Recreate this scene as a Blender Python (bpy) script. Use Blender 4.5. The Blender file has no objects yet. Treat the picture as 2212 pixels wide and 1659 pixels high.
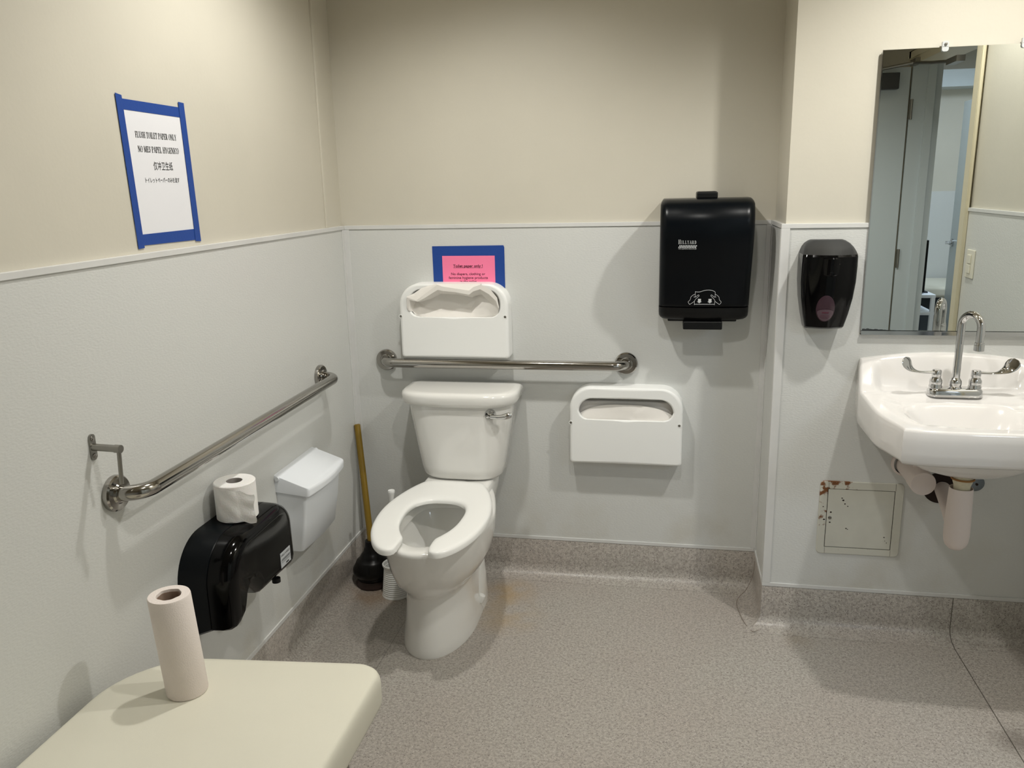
import bpy, bmesh, math, random
from mathutils import Vector, Matrix
random.seed(4)
S = bpy.context.scene
COL = S.collection
PI = math.pi

# ---------------------------------------------------------------- camera
W_, H_ = 2212, 1659
cam_pos = Vector((1.1942, -2.9401, 1.5062)); yaw, pitch, roll, fpx = -0.1899, -0.2395, -0.0228, 1764.2
fwd = Vector((math.sin(yaw)*math.cos(pitch), math.cos(yaw)*math.cos(pitch), math.sin(pitch)))
right = Vector((math.cos(yaw), -math.sin(yaw), 0)); up = right.cross(fwd)
r2 = math.cos(roll)*right + math.sin(roll)*up
u2 = -math.sin(roll)*right + math.cos(roll)*up
cd = bpy.data.cameras.new('camera'); cam = bpy.data.objects.new('camera', cd); COL.objects.link(cam)
cd.sensor_width = 36; cd.lens = fpx/W_*36; cd.clip_start = 0.02
cam.matrix_world = Matrix(((r2.x, u2.x, -fwd.x, cam_pos.x), (r2.y, u2.y, -fwd.y, cam_pos.y), (r2.z, u2.z, -fwd.z, cam_pos.z), (0, 0, 0, 1)))
S.camera = cam

# ---------------------------------------------------------------- world, lights, exposure
wd = bpy.data.worlds.new('world'); S.world = wd; wd.use_nodes = True
wd.node_tree.nodes['Background'].inputs[0].default_value = (0.75, 0.85, 1.0, 1)
wd.node_tree.nodes['Background'].inputs[1].default_value = 0.3
S.view_settings.view_transform = 'Standard'; S.view_settings.look = 'None'
S.view_settings.gamma = 1; S.view_settings.use_curve_mapping = False
S.view_settings.exposure = -0.10
CEIL = 2.5
def spot(name, x, y, power, col=(1.0, 0.985, 0.935), size=142, blend=0.62, rad=0.035, z=CEIL-0.03):
    l = bpy.data.lights.new(name, 'SPOT'); l.energy = power; l.color = col
    l.spot_size = math.radians(size); l.spot_blend = blend; l.shadow_soft_size = rad
    o = bpy.data.objects.new(name, l); o.location = (x, y, z); COL.objects.link(o); return o
LIGHTS = [(2.08, -0.95, 60), (0.60, -0.92, 50), (1.20, -1.70, 27)]
for i, (x, y, p) in enumerate(LIGHTS): spot('downlight', x, y, p)
def area(name, loc, rot, sx, sy, power, col):
    l = bpy.data.lights.new(name, 'AREA'); l.shape = 'RECTANGLE'; l.size = sx; l.size_y = sy; l.energy = power; l.color = col
    o = bpy.data.objects.new(name, l); o.location = loc; o.rotation_euler = rot; COL.objects.link(o); return o
area('next_room_daylight_fill', (3.4, -3.6, 2.46), (0, 0, 0), 1.0, 1.0, 36, (0.78, 0.88, 1.0))  # added lamp standing in for the next room's bluish daylight

# ---------------------------------------------------------------- materials
def lin(c): return tuple((v/255/12.92 if v/255 <= 0.04045 else ((v/255+0.055)/1.055)**2.4) for v in c)
def nd(nt, t, **k):
    n = nt.nodes.new(t)
    for a, b in k.items(): setattr(n, a, b)
    return n
def pbr(name, c, rough=0.5, metal=0.0, bump=0.0, bscale=60, coat=0.0, vary=0.0, vscale=4, spec=0.5, stretch=None, sss=0.0):
    m = bpy.data.materials.new(name); m.use_nodes = True; nt = m.node_tree
    b = nt.nodes['Principled BSDF']; b.inputs['Base Color'].default_value = (*lin(c), 1)
    b.inputs['Roughness'].default_value = rough; b.inputs['Metallic'].default_value = metal
    b.inputs['Specular IOR Level'].default_value = spec
    if coat: b.inputs['Coat Weight'].default_value = coat; b.inputs['Coat Roughness'].default_value = 0.05
    if sss:
        b.inputs['Subsurface Weight'].default_value = sss; b.inputs['Subsurface Scale'].default_value = 0.01
    tc = nd(nt, 'ShaderNodeTexCoord'); src = tc.outputs['Object']
    if stretch:
        mp = nd(nt, 'ShaderNodeMapping'); mp.inputs['Scale'].default_value = stretch
        nt.links.new(src, mp.inputs[0]); src = mp.outputs[0]
    if bump:
        n = nd(nt, 'ShaderNodeTexNoise'); n.inputs['Scale'].default_value = bscale; n.inputs['Detail'].default_value = 3
        nt.links.new(src, n.inputs[0])
        bp = nd(nt, 'ShaderNodeBump'); bp.inputs['Strength'].default_value = bump; bp.inputs['Distance'].default_value = 0.002
        nt.links.new(n.outputs[0], bp.inputs['Height']); nt.links.new(bp.outputs[0], b.inputs['Normal'])
    if vary:
        n = nd(nt, 'ShaderNodeTexNoise'); n.inputs['Scale'].default_value = vscale; n.inputs['Detail'].default_value = 4
        nt.links.new(tc.outputs['Object'], n.inputs[0])
        r = nd(nt, 'ShaderNodeValToRGB')
        a = lin(c); r.color_ramp.elements[0].color = (*[v*(1-vary) for v in a], 1); r.color_ramp.elements[1].color = (*[min(1, v*(1+vary*.4)) for v in a], 1)
        r.color_ramp.elements[0].position = .3; r.color_ramp.elements[1].position = .65
        nt.links.new(n.outputs[0], r.inputs[0]); nt.links.new(r.outputs[0], b.inputs['Base Color'])
    return m
M = {}
M['paint'] = pbr('beige_eggshell_paint', (208, 203, 189), 0.42, bump=0.12, bscale=90, vary=0.03, vscale=3)
M['ceiling'] = pbr('ceiling_paint', (212, 203, 182), 0.8)
M['trim'] = pbr('white_plastic_trim', (216, 216, 214), 0.4, vary=0.05, vscale=8)
M['porcelain'] = pbr('white_porcelain', (240, 239, 235), 0.12, coat=0.5)
M['sinkporc'] = pbr('sink_porcelain', (230, 227, 224), 0.12, coat=0.5)
M['seat'] = pbr('white_seat_plastic', (250, 250, 247), 0.25)
M['plastic'] = pbr('white_plastic', (248, 249, 247), 0.33)
M['binplastic'] = pbr('cool_white_plastic', (240, 244, 249), 0.3)
M['chrome'] = pbr('chrome', (205, 205, 205), 0.07, 1.0)
M['steel'] = pbr('polished_stainless', (166, 163, 158), 0.12, 1.0, stretch=(1, 1, 1))
M['dullsteel'] = pbr('dull_steel', (150, 148, 142), 0.35, 1.0)
M['black'] = pbr('black_smoked_plastic', (4, 8, 13), 0.28, spec=0.18)
M['blackgloss'] = pbr('glossy_black_plastic', (3, 3, 4), 0.1, spec=0.2)
M['softblack'] = pbr('satin_black_plastic', (10, 11, 12), 0.4, spec=0.3)
M['greyblack'] = pbr('graphite_plastic', (52, 53, 54), 0.4)
M['rubber'] = pbr('black_rubber', (8, 7, 7), 0.3, spec=0.3)
M['rubberbase'] = pbr('brown_rubber', (58, 42, 38), 0.45)
M['blue'] = pbr('blue_tape', (18, 66, 148), 0.55, bump=0.2, bscale=300)
M['paper'] = pbr('white_paper', (232, 232, 236), 0.7)
M['pink'] = pbr('pink_paper', (255, 130, 170), 0.6)
M['ink'] = pbr('black_ink', (18, 18, 20), 0.6)
M['pinkink'] = pbr('dark_red_ink', (70, 12, 34), 0.6)
M['whiteprint'] = pbr('white_print', (225, 228, 230), 0.5)
M['tissue'] = pbr('tissue_paper', (246, 244, 242), 0.9, bump=0.35, bscale=220, sss=0.1)
M['covertissue'] = pbr('seat_cover_tissue', (240, 236, 230), 0.85, bump=0.25, bscale=40)
M['towel'] = pbr('kitchen_roll_paper', (236, 226, 220), 0.9, bump=0.4, bscale=400)
M['card'] = pbr('brown_cardboard', (150, 128, 112), 0.85)
M['vinyl'] = pbr('cream_vinyl_upholstery', (228, 225, 209), 0.42, bump=0.06, bscale=500, vary=0.03)
M['wood'] = pbr('varnished_yellow_wood', (128, 102, 26), 0.35, stretch=(1, 1, .06), bump=0.2, bscale=200)
M['foam'] = pbr('pinkish_white_pipe_wrap', (226, 214, 208), 0.5)
M['creamtail'] = pbr('cream_drain_tail', (214, 206, 180), 0.35, vary=0.18, vscale=30)
M['dark'] = pbr('dark_cavity', (38, 26, 22), 0.9)
M['grey'] = pbr('grey_metal', (120, 128, 134), 0.4, 0.6)
M['doorgrey'] = pbr('pale_blue_grey_door_paint', (196, 205, 208), 0.35)
M['cream'] = pbr('cream_casing_paint', (214, 205, 178), 0.4)
M['whitecart'] = pbr('white_enamel', (232, 238, 244), 0.3)
M['cartdark'] = pbr('dark_grey_cloth', (62, 68, 72), 0.8)
M['red'] = pbr('red_plastic', (150, 20, 24), 0.4)
M['soapwin'] = pbr('pink_soap_behind_window', (58, 38, 47), 0.15)
M['soaplabel'] = pbr('pale_pink_label', (84, 66, 74), 0.3)
M['switch'] = pbr('ivory_switch_plastic', (226, 222, 206), 0.35)
M['mirror'] = pbr('silvered_mirror', (222, 226, 224), 0.0, 1.0)
M['glassedge'] = pbr('dark_mirror_edge', (70, 74, 74), 0.3, 0.3)
M['clip'] = pbr('clear_plastic_clip', (205, 208, 208), 0.1)
M['water'] = pbr('bowl_water', (205, 208, 206), 0.02)
M['caulk'] = pbr('yellowed_caulk', (196, 190, 172), 0.6)
M['label'] = pbr('silver_label', (196, 200, 204), 0.4)

def emis(name, c, s):
    m = bpy.data.materials.new(name); m.use_nodes = True; b = m.node_tree.nodes['Principled BSDF']
    b.inputs['Emission Color'].default_value = (*lin(c), 1); b.inputs['Emission Strength'].default_value = s
    return m
M['lens'] = emis('lamp_lens', (255, 240, 215), 25)
M['daylight_glow'] = emis('added_daylight_glow', (205, 225, 255), 4)  # glow of the panel added for the next room's daylight

def mat_frp():
    m = bpy.data.materials.new('pebbled_white_wall_panel'); m.use_nodes = True; nt = m.node_tree; b = nt.nodes['Principled BSDF']
    tc = nd(nt, 'ShaderNodeTexCoord'); geo = nd(nt, 'ShaderNodeNewGeometry')
    # pebble ridges run level: squash z
    mp = nd(nt, 'ShaderNodeMapping'); mp.inputs['Scale'].default_value = (1, 1, 2.3)
    nt.links.new(geo.outputs['Position'], mp.inputs[0])
    n = nd(nt, 'ShaderNodeTexNoise'); n.inputs['Scale'].default_value = 115; n.inputs['Detail'].default_value = 2.0
    nt.links.new(mp.outputs[0], n.inputs[0])
    bp = nd(nt, 'ShaderNodeBump'); bp.inputs['Strength'].default_value = 0.4; bp.inputs['Distance'].default_value = 0.0014
    nt.links.new(n.outputs[0], bp.inputs['Height']); nt.links.new(bp.outputs[0], b.inputs['Normal'])
    n2 = nd(nt, 'ShaderNodeTexNoise'); n2.inputs['Scale'].default_value = 5; n2.inputs['Detail'].default_value = 8
    nt.links.new(geo.outputs['Position'], n2.inputs[0])
    # dirt near the base: noise gated by height
    sp = nd(nt, 'ShaderNodeSeparateXYZ'); nt.links.new(geo.outputs['Position'], sp.inputs[0])
    mr = nd(nt, 'ShaderNodeMapRange'); mr.inputs[1].default_value = 0.15; mr.inputs[2].default_value = 0.42; mr.inputs[3].default_value = 1; mr.inputs[4].default_value = 0
    nt.links.new(sp.outputs[2], mr.inputs[0])
    r = nd(nt, 'ShaderNodeMapRange'); r.inputs[1].default_value = 0.48; r.inputs[2].default_value = 0.75
    nt.links.new(n2.outputs[0], r.inputs[0])
    mu = nd(nt, 'ShaderNodeMath', operation='MULTIPLY'); nt.links.new(r.outputs[0], mu.inputs[0]); nt.links.new(mr.outputs[0], mu.inputs[1])
    mu2 = nd(nt, 'ShaderNodeMath', operation='MULTIPLY'); mu2.inputs[1].default_value = 0.45; nt.links.new(mu.outputs[0], mu2.inputs[0])
    mx = nd(nt, 'ShaderNodeMix', data_type='RGBA'); mx.inputs[6].default_value = (*lin((213, 214, 211)), 1); mx.inputs[7].default_value = (*lin((176, 165, 138)), 1)
    nt.links.new(mu2.outputs[0], mx.inputs[0]); nt.links.new(mx.outputs[2], b.inputs['Base Color'])
    b.inputs['Roughness'].default_value = 0.38
    return m
M['frp'] = mat_frp()

def mat_floor():
    m = bpy.data.materials.new('speckled_safety_vinyl'); m.use_nodes = True; nt = m.node_tree; b = nt.nodes['Principled BSDF']; L = nt.links.new
    geo = nd(nt, 'ShaderNodeNewGeometry'); pos = geo.outputs['Position']
    def noise(s, d=4):
        n = nd(nt, 'ShaderNodeTexNoise'); n.inputs['Scale'].default_value = s; n.inputs['Detail'].default_value = d; L(pos, n.inputs[0]); return n.outputs[0]
    def ramp(src, a, bb, lo=0, hi=1):
        r = nd(nt, 'ShaderNodeMapRange'); r.inputs[1].default_value = a; r.inputs[2].default_value = bb; r.inputs[3].default_value = lo; r.inputs[4].default_value = hi; L(src, r.inputs[0]); return r.outputs[0]
    def mix(f, c1, c2):
        x = nd(nt, 'ShaderNodeMix', data_type='RGBA')
        if isinstance(f, float): x.inputs[0].default_value = f
        else: L(f, x.inputs[0])
        for i, c in ((6, c1), (7, c2)):
            if isinstance(c, tuple): x.inputs[i].default_value = (*lin(c), 1)
            else: L(c, x.inputs[i])
        return x.outputs[2]
    def mul(a, bb):
        x = nd(nt, 'ShaderNodeMath', operation='MULTIPLY')
        for i, v in ((0, a), (1, bb)):
            if isinstance(v, (int, float)): x.inputs[i].default_value = v
            else: L(v, x.inputs[i])
        return x.outputs[0]
    c = mix(ramp(noise(2.2, 3), .35, .65), (184, 180, 172), (182, 174, 166))
    c = mix(ramp(noise(120, 3), .42, .62), c, (160, 153, 146))
    def flecks(scale, thr, col, c, vs):
        v = nd(nt, 'ShaderNodeTexVoronoi'); v.inputs['Scale'].default_value = scale
        mp = nd(nt, 'ShaderNodeMapping'); mp.inputs['Rotation'].default_value = (0, 0, vs); mp.inputs['Scale'].default_value = (1, 1.7, 1.3); L(pos, mp.inputs[0]); L(mp.outputs[0], v.inputs[0])
        d = ramp(v.outputs['Distance'], thr, thr*0.75)
        sp = nd(nt, 'ShaderNodeSeparateColor'); L(v.outputs['Color'], sp.inputs[0])
        pick = ramp(sp.outputs[0], .52, .55)
        return mix(mul(d, pick), c, col)
    c = flecks(130, .24, (92, 84, 78), c, .4)
    c = flecks(210, .28, (112, 102, 96), c, 1.3)
    c = flecks(150, .24, (222, 217, 210), c, 2.2)
    c = flecks(70, .12, (70, 62, 56), c, .9)
    # rust-yellow stains beside the toilet and plunger
    nz = noise(9, 4)
    for (sx, sy, rad, col, st) in ((.63, -.17, .13, (176, 148, 104), .62), (.66, -.34, .15, (178, 154, 116), .5), (.12, -.27, .13, (156, 124, 88), .5), (1.66, -.36, .07, (150, 132, 104), .3), (2.16, -.78, .09, (92, 84, 76), .55)):
        vs = nd(nt, 'ShaderNodeVectorMath', operation='DISTANCE'); vs.inputs[1].default_value = (sx, sy, 0); L(pos, vs.inputs[0])
        d = ramp(vs.outputs['Value'], rad, rad*.25)
        c = mix(mul(mul(d, ramp(nz, .35, .6)), st), c, col)
    # welded seams
    sp = nd(nt, 'ShaderNodeSeparateXYZ'); L(pos, sp.inputs[0])
    for (ax, val, w, lo, hi, st) in ((0, 2.146, .0022, -3.6, -.26, .85), (0, .302, .0016, -3.6, -.04, .45)):
        a = nd(nt, 'ShaderNodeMath', operation='SUBTRACT'); L(sp.outputs[ax], a.inputs[0]); a.inputs[1].default_value = val
        ab = nd(nt, 'ShaderNodeMath', operation='ABSOLUTE'); L(a.outputs[0], ab.inputs[0])
        c = mix(mul(ramp(ab.outputs[0], w, w*.4), st), c, (62, 56, 48))
    L(c, b.inputs['Base Color'])
    L(ramp(noise(30, 2), .3, .7, .28, .4), b.inputs['Roughness'])
    bp = nd(nt, 'ShaderNodeBump'); bp.inputs['Strength'].default_value = 0.12; bp.inputs['Distance'].default_value = 0.001; L(noise(200, 2), bp.inputs['Height']); L(bp.outputs[0], b.inputs['Normal'])
    return m
M['floor'] = mat_floor()

def mat_rustypanel():
    m = bpy.data.materials.new('painted_steel_with_rust'); m.use_nodes = True; nt = m.node_tree; b = nt.nodes['Principled BSDF']; L = nt.links.new
    geo = nd(nt, 'ShaderNodeNewGeometry'); pos = geo.outputs['Position']
    n = nd(nt, 'ShaderNodeTexNoise'); n.inputs['Scale'].default_value = 45; n.inputs['Detail'].default_value = 6; L(pos, n.inputs[0])
    vs = nd(nt, 'ShaderNodeVectorMath', operation='DISTANCE'); vs.inputs[1].default_value = (1.722, -.269, .535); L(pos, vs.inputs[0])
    # rust spreads from the top left corner, a little everywhere on the left edge
    r = nd(nt, 'ShaderNodeMapRange'); r.inputs[1].default_value = .0; r.inputs[2].default_value = .16; r.inputs[3].default_value = .16; r.inputs[4].default_value = -.10; L(vs.outputs['Value'], r.inputs[0])
    a = nd(nt, 'ShaderNodeMath', operation='ADD'); L(n.outputs[0], a.inputs[0]); L(r.outputs[0], a.inputs[1])
    r2_ = nd(nt, 'ShaderNodeMapRange'); r2_.inputs[1].default_value = .57; r2_.inputs[2].default_value = .64; L(a.outputs[0], r2_.inputs[0])
    mx = nd(nt, 'ShaderNodeMix', data_type='RGBA'); mx.inputs[6].default_value = (*lin((206, 205, 194)), 1); mx.inputs[7].default_value = (*lin((118, 72, 34)), 1)
    L(r2_.outputs[0], mx.inputs[0]); L(mx.outputs[2], b.inputs['Base Color']); b.inputs['Roughness'].default_value = .4
    return m
M['rusty'] = mat_rustypanel()
M['paneldoor'] = pbr('painted_steel', (206, 205, 194), .4, vary=.05, vscale=14)

# ---------------------------------------------------------------- mesh helpers
ORG = {}
class MB:
    def __init__(s): s.v = []; s.f = []
    def add(s, vs, fs):
        o = len(s.v); s.v += [tuple(p) for p in vs]; s.f += [tuple(i+o for i in f) for f in fs]; return s
    def box(s, x0, x1, y0, y1, z0, z1):
        v = [(x, y, z) for z in (z0, z1) for y in (y0, y1) for x in (x0, x1)]
        return s.add(v, [(0, 2, 3, 1), (4, 5, 7, 6), (0, 1, 5, 4), (2, 6, 7, 3), (0, 4, 6, 2), (1, 3, 7, 5)])
    def loft(s, rings, cap0=True, cap1=True, closed=True):
        n = len(rings[0]); vs = [p for r in rings for p in r]; fs = []
        for i in range(len(rings)-1):
            for j in range(n if closed else n-1):
                k = (j+1) % n
                fs.append((i*n+j, i*n+k, (i+1)*n+k, (i+1)*n+j))
        if cap0: fs.append(tuple(range(n-1, -1, -1)))
        if cap1: fs.append(tuple((len(rings)-1)*n+j for j in range(n)))
        return s.add(vs, fs)
    def lathe(s, c, prof, axis=(0, 0, 1), n=40, cap=True):
        a = Vector(axis).normalized(); t = a.orthogonal().normalized(); b = a.cross(t); c = Vector(c)
        rings = [[c + a*h + (t*math.cos(2*PI*k/n) + b*math.sin(2*PI*k/n))*max(r, 1e-5) for k in range(n)] for r, h in prof]
        return s.loft(rings, cap, cap)
    def tube(s, pts, r, n=20, cap=True):
        pts = [Vector(p) for p in pts]; m = len(pts)
        rs = r if isinstance(r, (list, tuple)) else [r]*m
        t0 = (pts[1]-pts[0]).normalized(); nrm = t0.orthogonal().normalized(); rings = []
        for i, p in enumerate(pts):
            t = ((pts[min(i+1, m-1)]-p).normalized() + (p-pts[max(i-1, 0)]).normalized())
            t = t.normalized() if t.length > 1e-9 else t0
            nrm = (nrm - t*nrm.dot(t)).normalized(); b = t.cross(nrm)
            rings.append([p + (nrm*math.cos(2*PI*k/n) + b*math.sin(2*PI*k/n))*rs[i] for k in range(n)])
        return s.loft(rings, cap, cap)
    def prism(s, poly, d):                                          # poly: 3-D points, extruded by the vector d
        d = Vector(d); n = len(poly)
        return s.loft([[Vector(p) for p in poly], [Vector(p)+d for p in poly]])
def finish(name, mb, mat, parent=None, smooth=40, bevel=0, seg=3, sub=0, label=None):
    me = bpy.data.meshes.new(name)
    off = ORG.get(parent.name, Vector((0, 0, 0))) if parent else Vector((0, 0, 0))
    me.from_pydata([tuple(Vector(p)-off) for p in mb.v], [], mb.f)
    bm = bmesh.new(); bm.from_mesh(me); bmesh.ops.remove_doubles(bm, verts=bm.verts, dist=1e-6); bmesh.ops.recalc_face_normals(bm, faces=bm.faces); bm.to_mesh(me); bm.free()
    me.materials.append(M[mat] if isinstance(mat, str) else mat)
    o = bpy.data.objects.new(name, me); COL.objects.link(o)
    if smooth:
        for p in me.polygons: p.use_smooth = True
        if not bevel: me.set_sharp_from_angle(angle=math.radians(smooth))
    if bevel:
        b = o.modifiers.new('bevel', 'BEVEL'); b.width = bevel; b.segments = seg; b.limit_method = 'ANGLE'; b.angle_limit = math.radians(35); b.harden_normals = True
    if sub:
        b = o.modifiers.new('sub', 'SUBSURF'); b.levels = sub; b.render_levels = sub
    if parent: o.parent = parent; ORG[o.name] = off
    if label: o['label'] = label
    return o
def thing(name, label, cat, loc, group=None):
    o = bpy.data.objects.new(name, None); COL.objects.link(o); o.location = loc; ORG[o.name] = Vector(loc)
    o.empty_display_size = .05; o['label'] = label; o['category'] = cat
    if group: o['group'] = group
    return o
def tag(o, label, cat, group=None):
    o['label'] = label; o['category'] = cat
    if group: o['group'] = group
    return o
def struct(name, mb, mat, **k):
    o = finish(name, mb, mat, **k); o['kind'] = 'structure'; return o
def arc(c, r, a0, a1, n, u=(1, 0, 0), v=(0, 1, 0)):
    c = Vector(c); u = Vector(u); v = Vector(v)
    return [c + u*(r*math.cos(a0+(a1-a0)*i/n)) + v*(r*math.sin(a0+(a1-a0)*i/n)) for i in range(n+1)]
def rrect(x0, x1, z0, z1, r, n=8):                                   # r: one radius or (bl, br, tr, tl)
    if not isinstance(r, (tuple, list)): r = (r,)*4
    P = []
    for (cx, cz, a, q) in ((x0, z0, PI, 0), (x1, z0, 1.5*PI, 1), (x1, z1, 0, 2), (x0, z1, .5*PI, 3)):
        rr = r[q]; ccx = cx + (rr if cx == x0 else -rr); ccz = cz + (rr if cz == z0 else -rr)
        for i in range(n+1):
            t = a + .5*PI*i/n; P.append((ccx+rr*math.cos(t), ccz+rr*math.sin(t)))
    return P
def radial(poly, c, angs):                                           # polygon resampled at the given angles from c
    out = []
    for t in angs:
        dx, dz = math.cos(t), math.sin(t); best = None
        for i in range(len(poly)):
            (ax, az), (bx, bz) = poly[i], poly[(i+1) % len(poly)]
            ex, ez = bx-ax, bz-az; den = dx*ez-dz*ex
            if abs(den) < 1e-12: continue
            s_ = ((ax-c[0])*ez-(az-c[1])*ex)/den; q = ((ax-c[0])*dz-(az-c[1])*dx)/den
            if s_ > 0 and -1e-9 <= q <= 1+1e-9 and (best is None or s_ > best): best = s_
        out.append((c[0]+dx*best, c[1]+dz*best))
    return out
def inset(poly, c, k): return [(c[0]+(x-c[0])*(1-k/max(1e-6, math.hypot(x-c[0], z-c[1]))), c[1]+(z-c[1])*(1-k/max(1e-6, math.hypot(x-c[0], z-c[1])))) for x, z in poly]
def smoothstep(a, b, x):  # works with a > b too
    t = max(0, min(1, (x-a)/(b-a))); return t*t*(3-2*t)
def interp(tab, x):
    if x <= tab[0][0]: return tab[0][1]
    for (a, b), (c, d) in zip(tab, tab[1:]):
        if x <= c: t = (x-a)/(c-a); return b+(d-b)*t
    return tab[-1][1]
def resample(pts, n):
    pts = [Vector(p) for p in pts]
    # Catmull-Rom through the points, then equal arc length
    fine = []
    for i in range(len(pts)-1):
        p0 = pts[max(i-1, 0)]; p1 = pts[i]; p2 = pts[i+1]; p3 = pts[min(i+2, len(pts)-1)]
        for k in range(12):
            t = k/12; fine.append(.5*((2*p1)+(p2-p0)*t+(2*p0-5*p1+4*p2-p3)*t*t+(3*p1-p0-3*p2+p3)*t**3))
    fine.append(pts[-1]); L = [0]
    for a, b in zip(fine, fine[1:]): L.append(L[-1]+(b-a).length)
    out = []; j = 0
    for i in range(n+1):
        s_ = L[-1]*i/n
        while j < len(L)-2 and L[j+1] < s_: j += 1
        out.append(fine[j].lerp(fine[j+1], (s_-L[j])/max(1e-9, L[j+1]-L[j])))
    return out
def text_part(name, lines, mat, parent, uvec, vvec, nvec):
    """lines: (string, centre or left point, cap height, width or None, align, bold offset, underline)"""
    u, v, n = Vector(uvec), Vector(vvec), Vector(nvec); mb = MB()
    for (txt, p, h, w, align, bold, ul) in lines:
        cu = bpy.data.curves.new('t', 'FONT'); cu.body = txt; cu.size = 1; cu.align_x = 'LEFT'; cu.offset = bold
        o = bpy.data.objects.new('t', cu); COL.objects.link(o)
        dg = bpy.context.evaluated_depsgraph_get(); dg.update(); me = bpy.data.meshes.new_from_object(o.evaluated_get(dg))
        if len(me.vertices):
            xs = [q.co.x for q in me.vertices]; x0, x1 = min(xs), max(xs)
            sy = h/0.70; sx = (w/(x1-x0)) if w else sy
            wd_ = (x1-x0)*sx; sh = {'LEFT': 0, 'CENTER': -wd_/2}[align]
            P = Vector(p)
            f = lambda a, b: P + u*((a-x0)*sx+sh) + v*(b*sy)
            mb.add([f(q.co.x, q.co.y) for q in me.vertices], [tuple(q.vertices) for q in me.polygons])
            if ul: mb.add([f(x0, -.16), f(x1, -.16), f(x1, -.10), f(x0, -.10)], [(0, 1, 2, 3)])
        bpy.data.objects.remove(o); bpy.data.curves.remove(cu); bpy.data.meshes.remove(me)
    return finish(name, mb, mat, parent, smooth=0)
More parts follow.
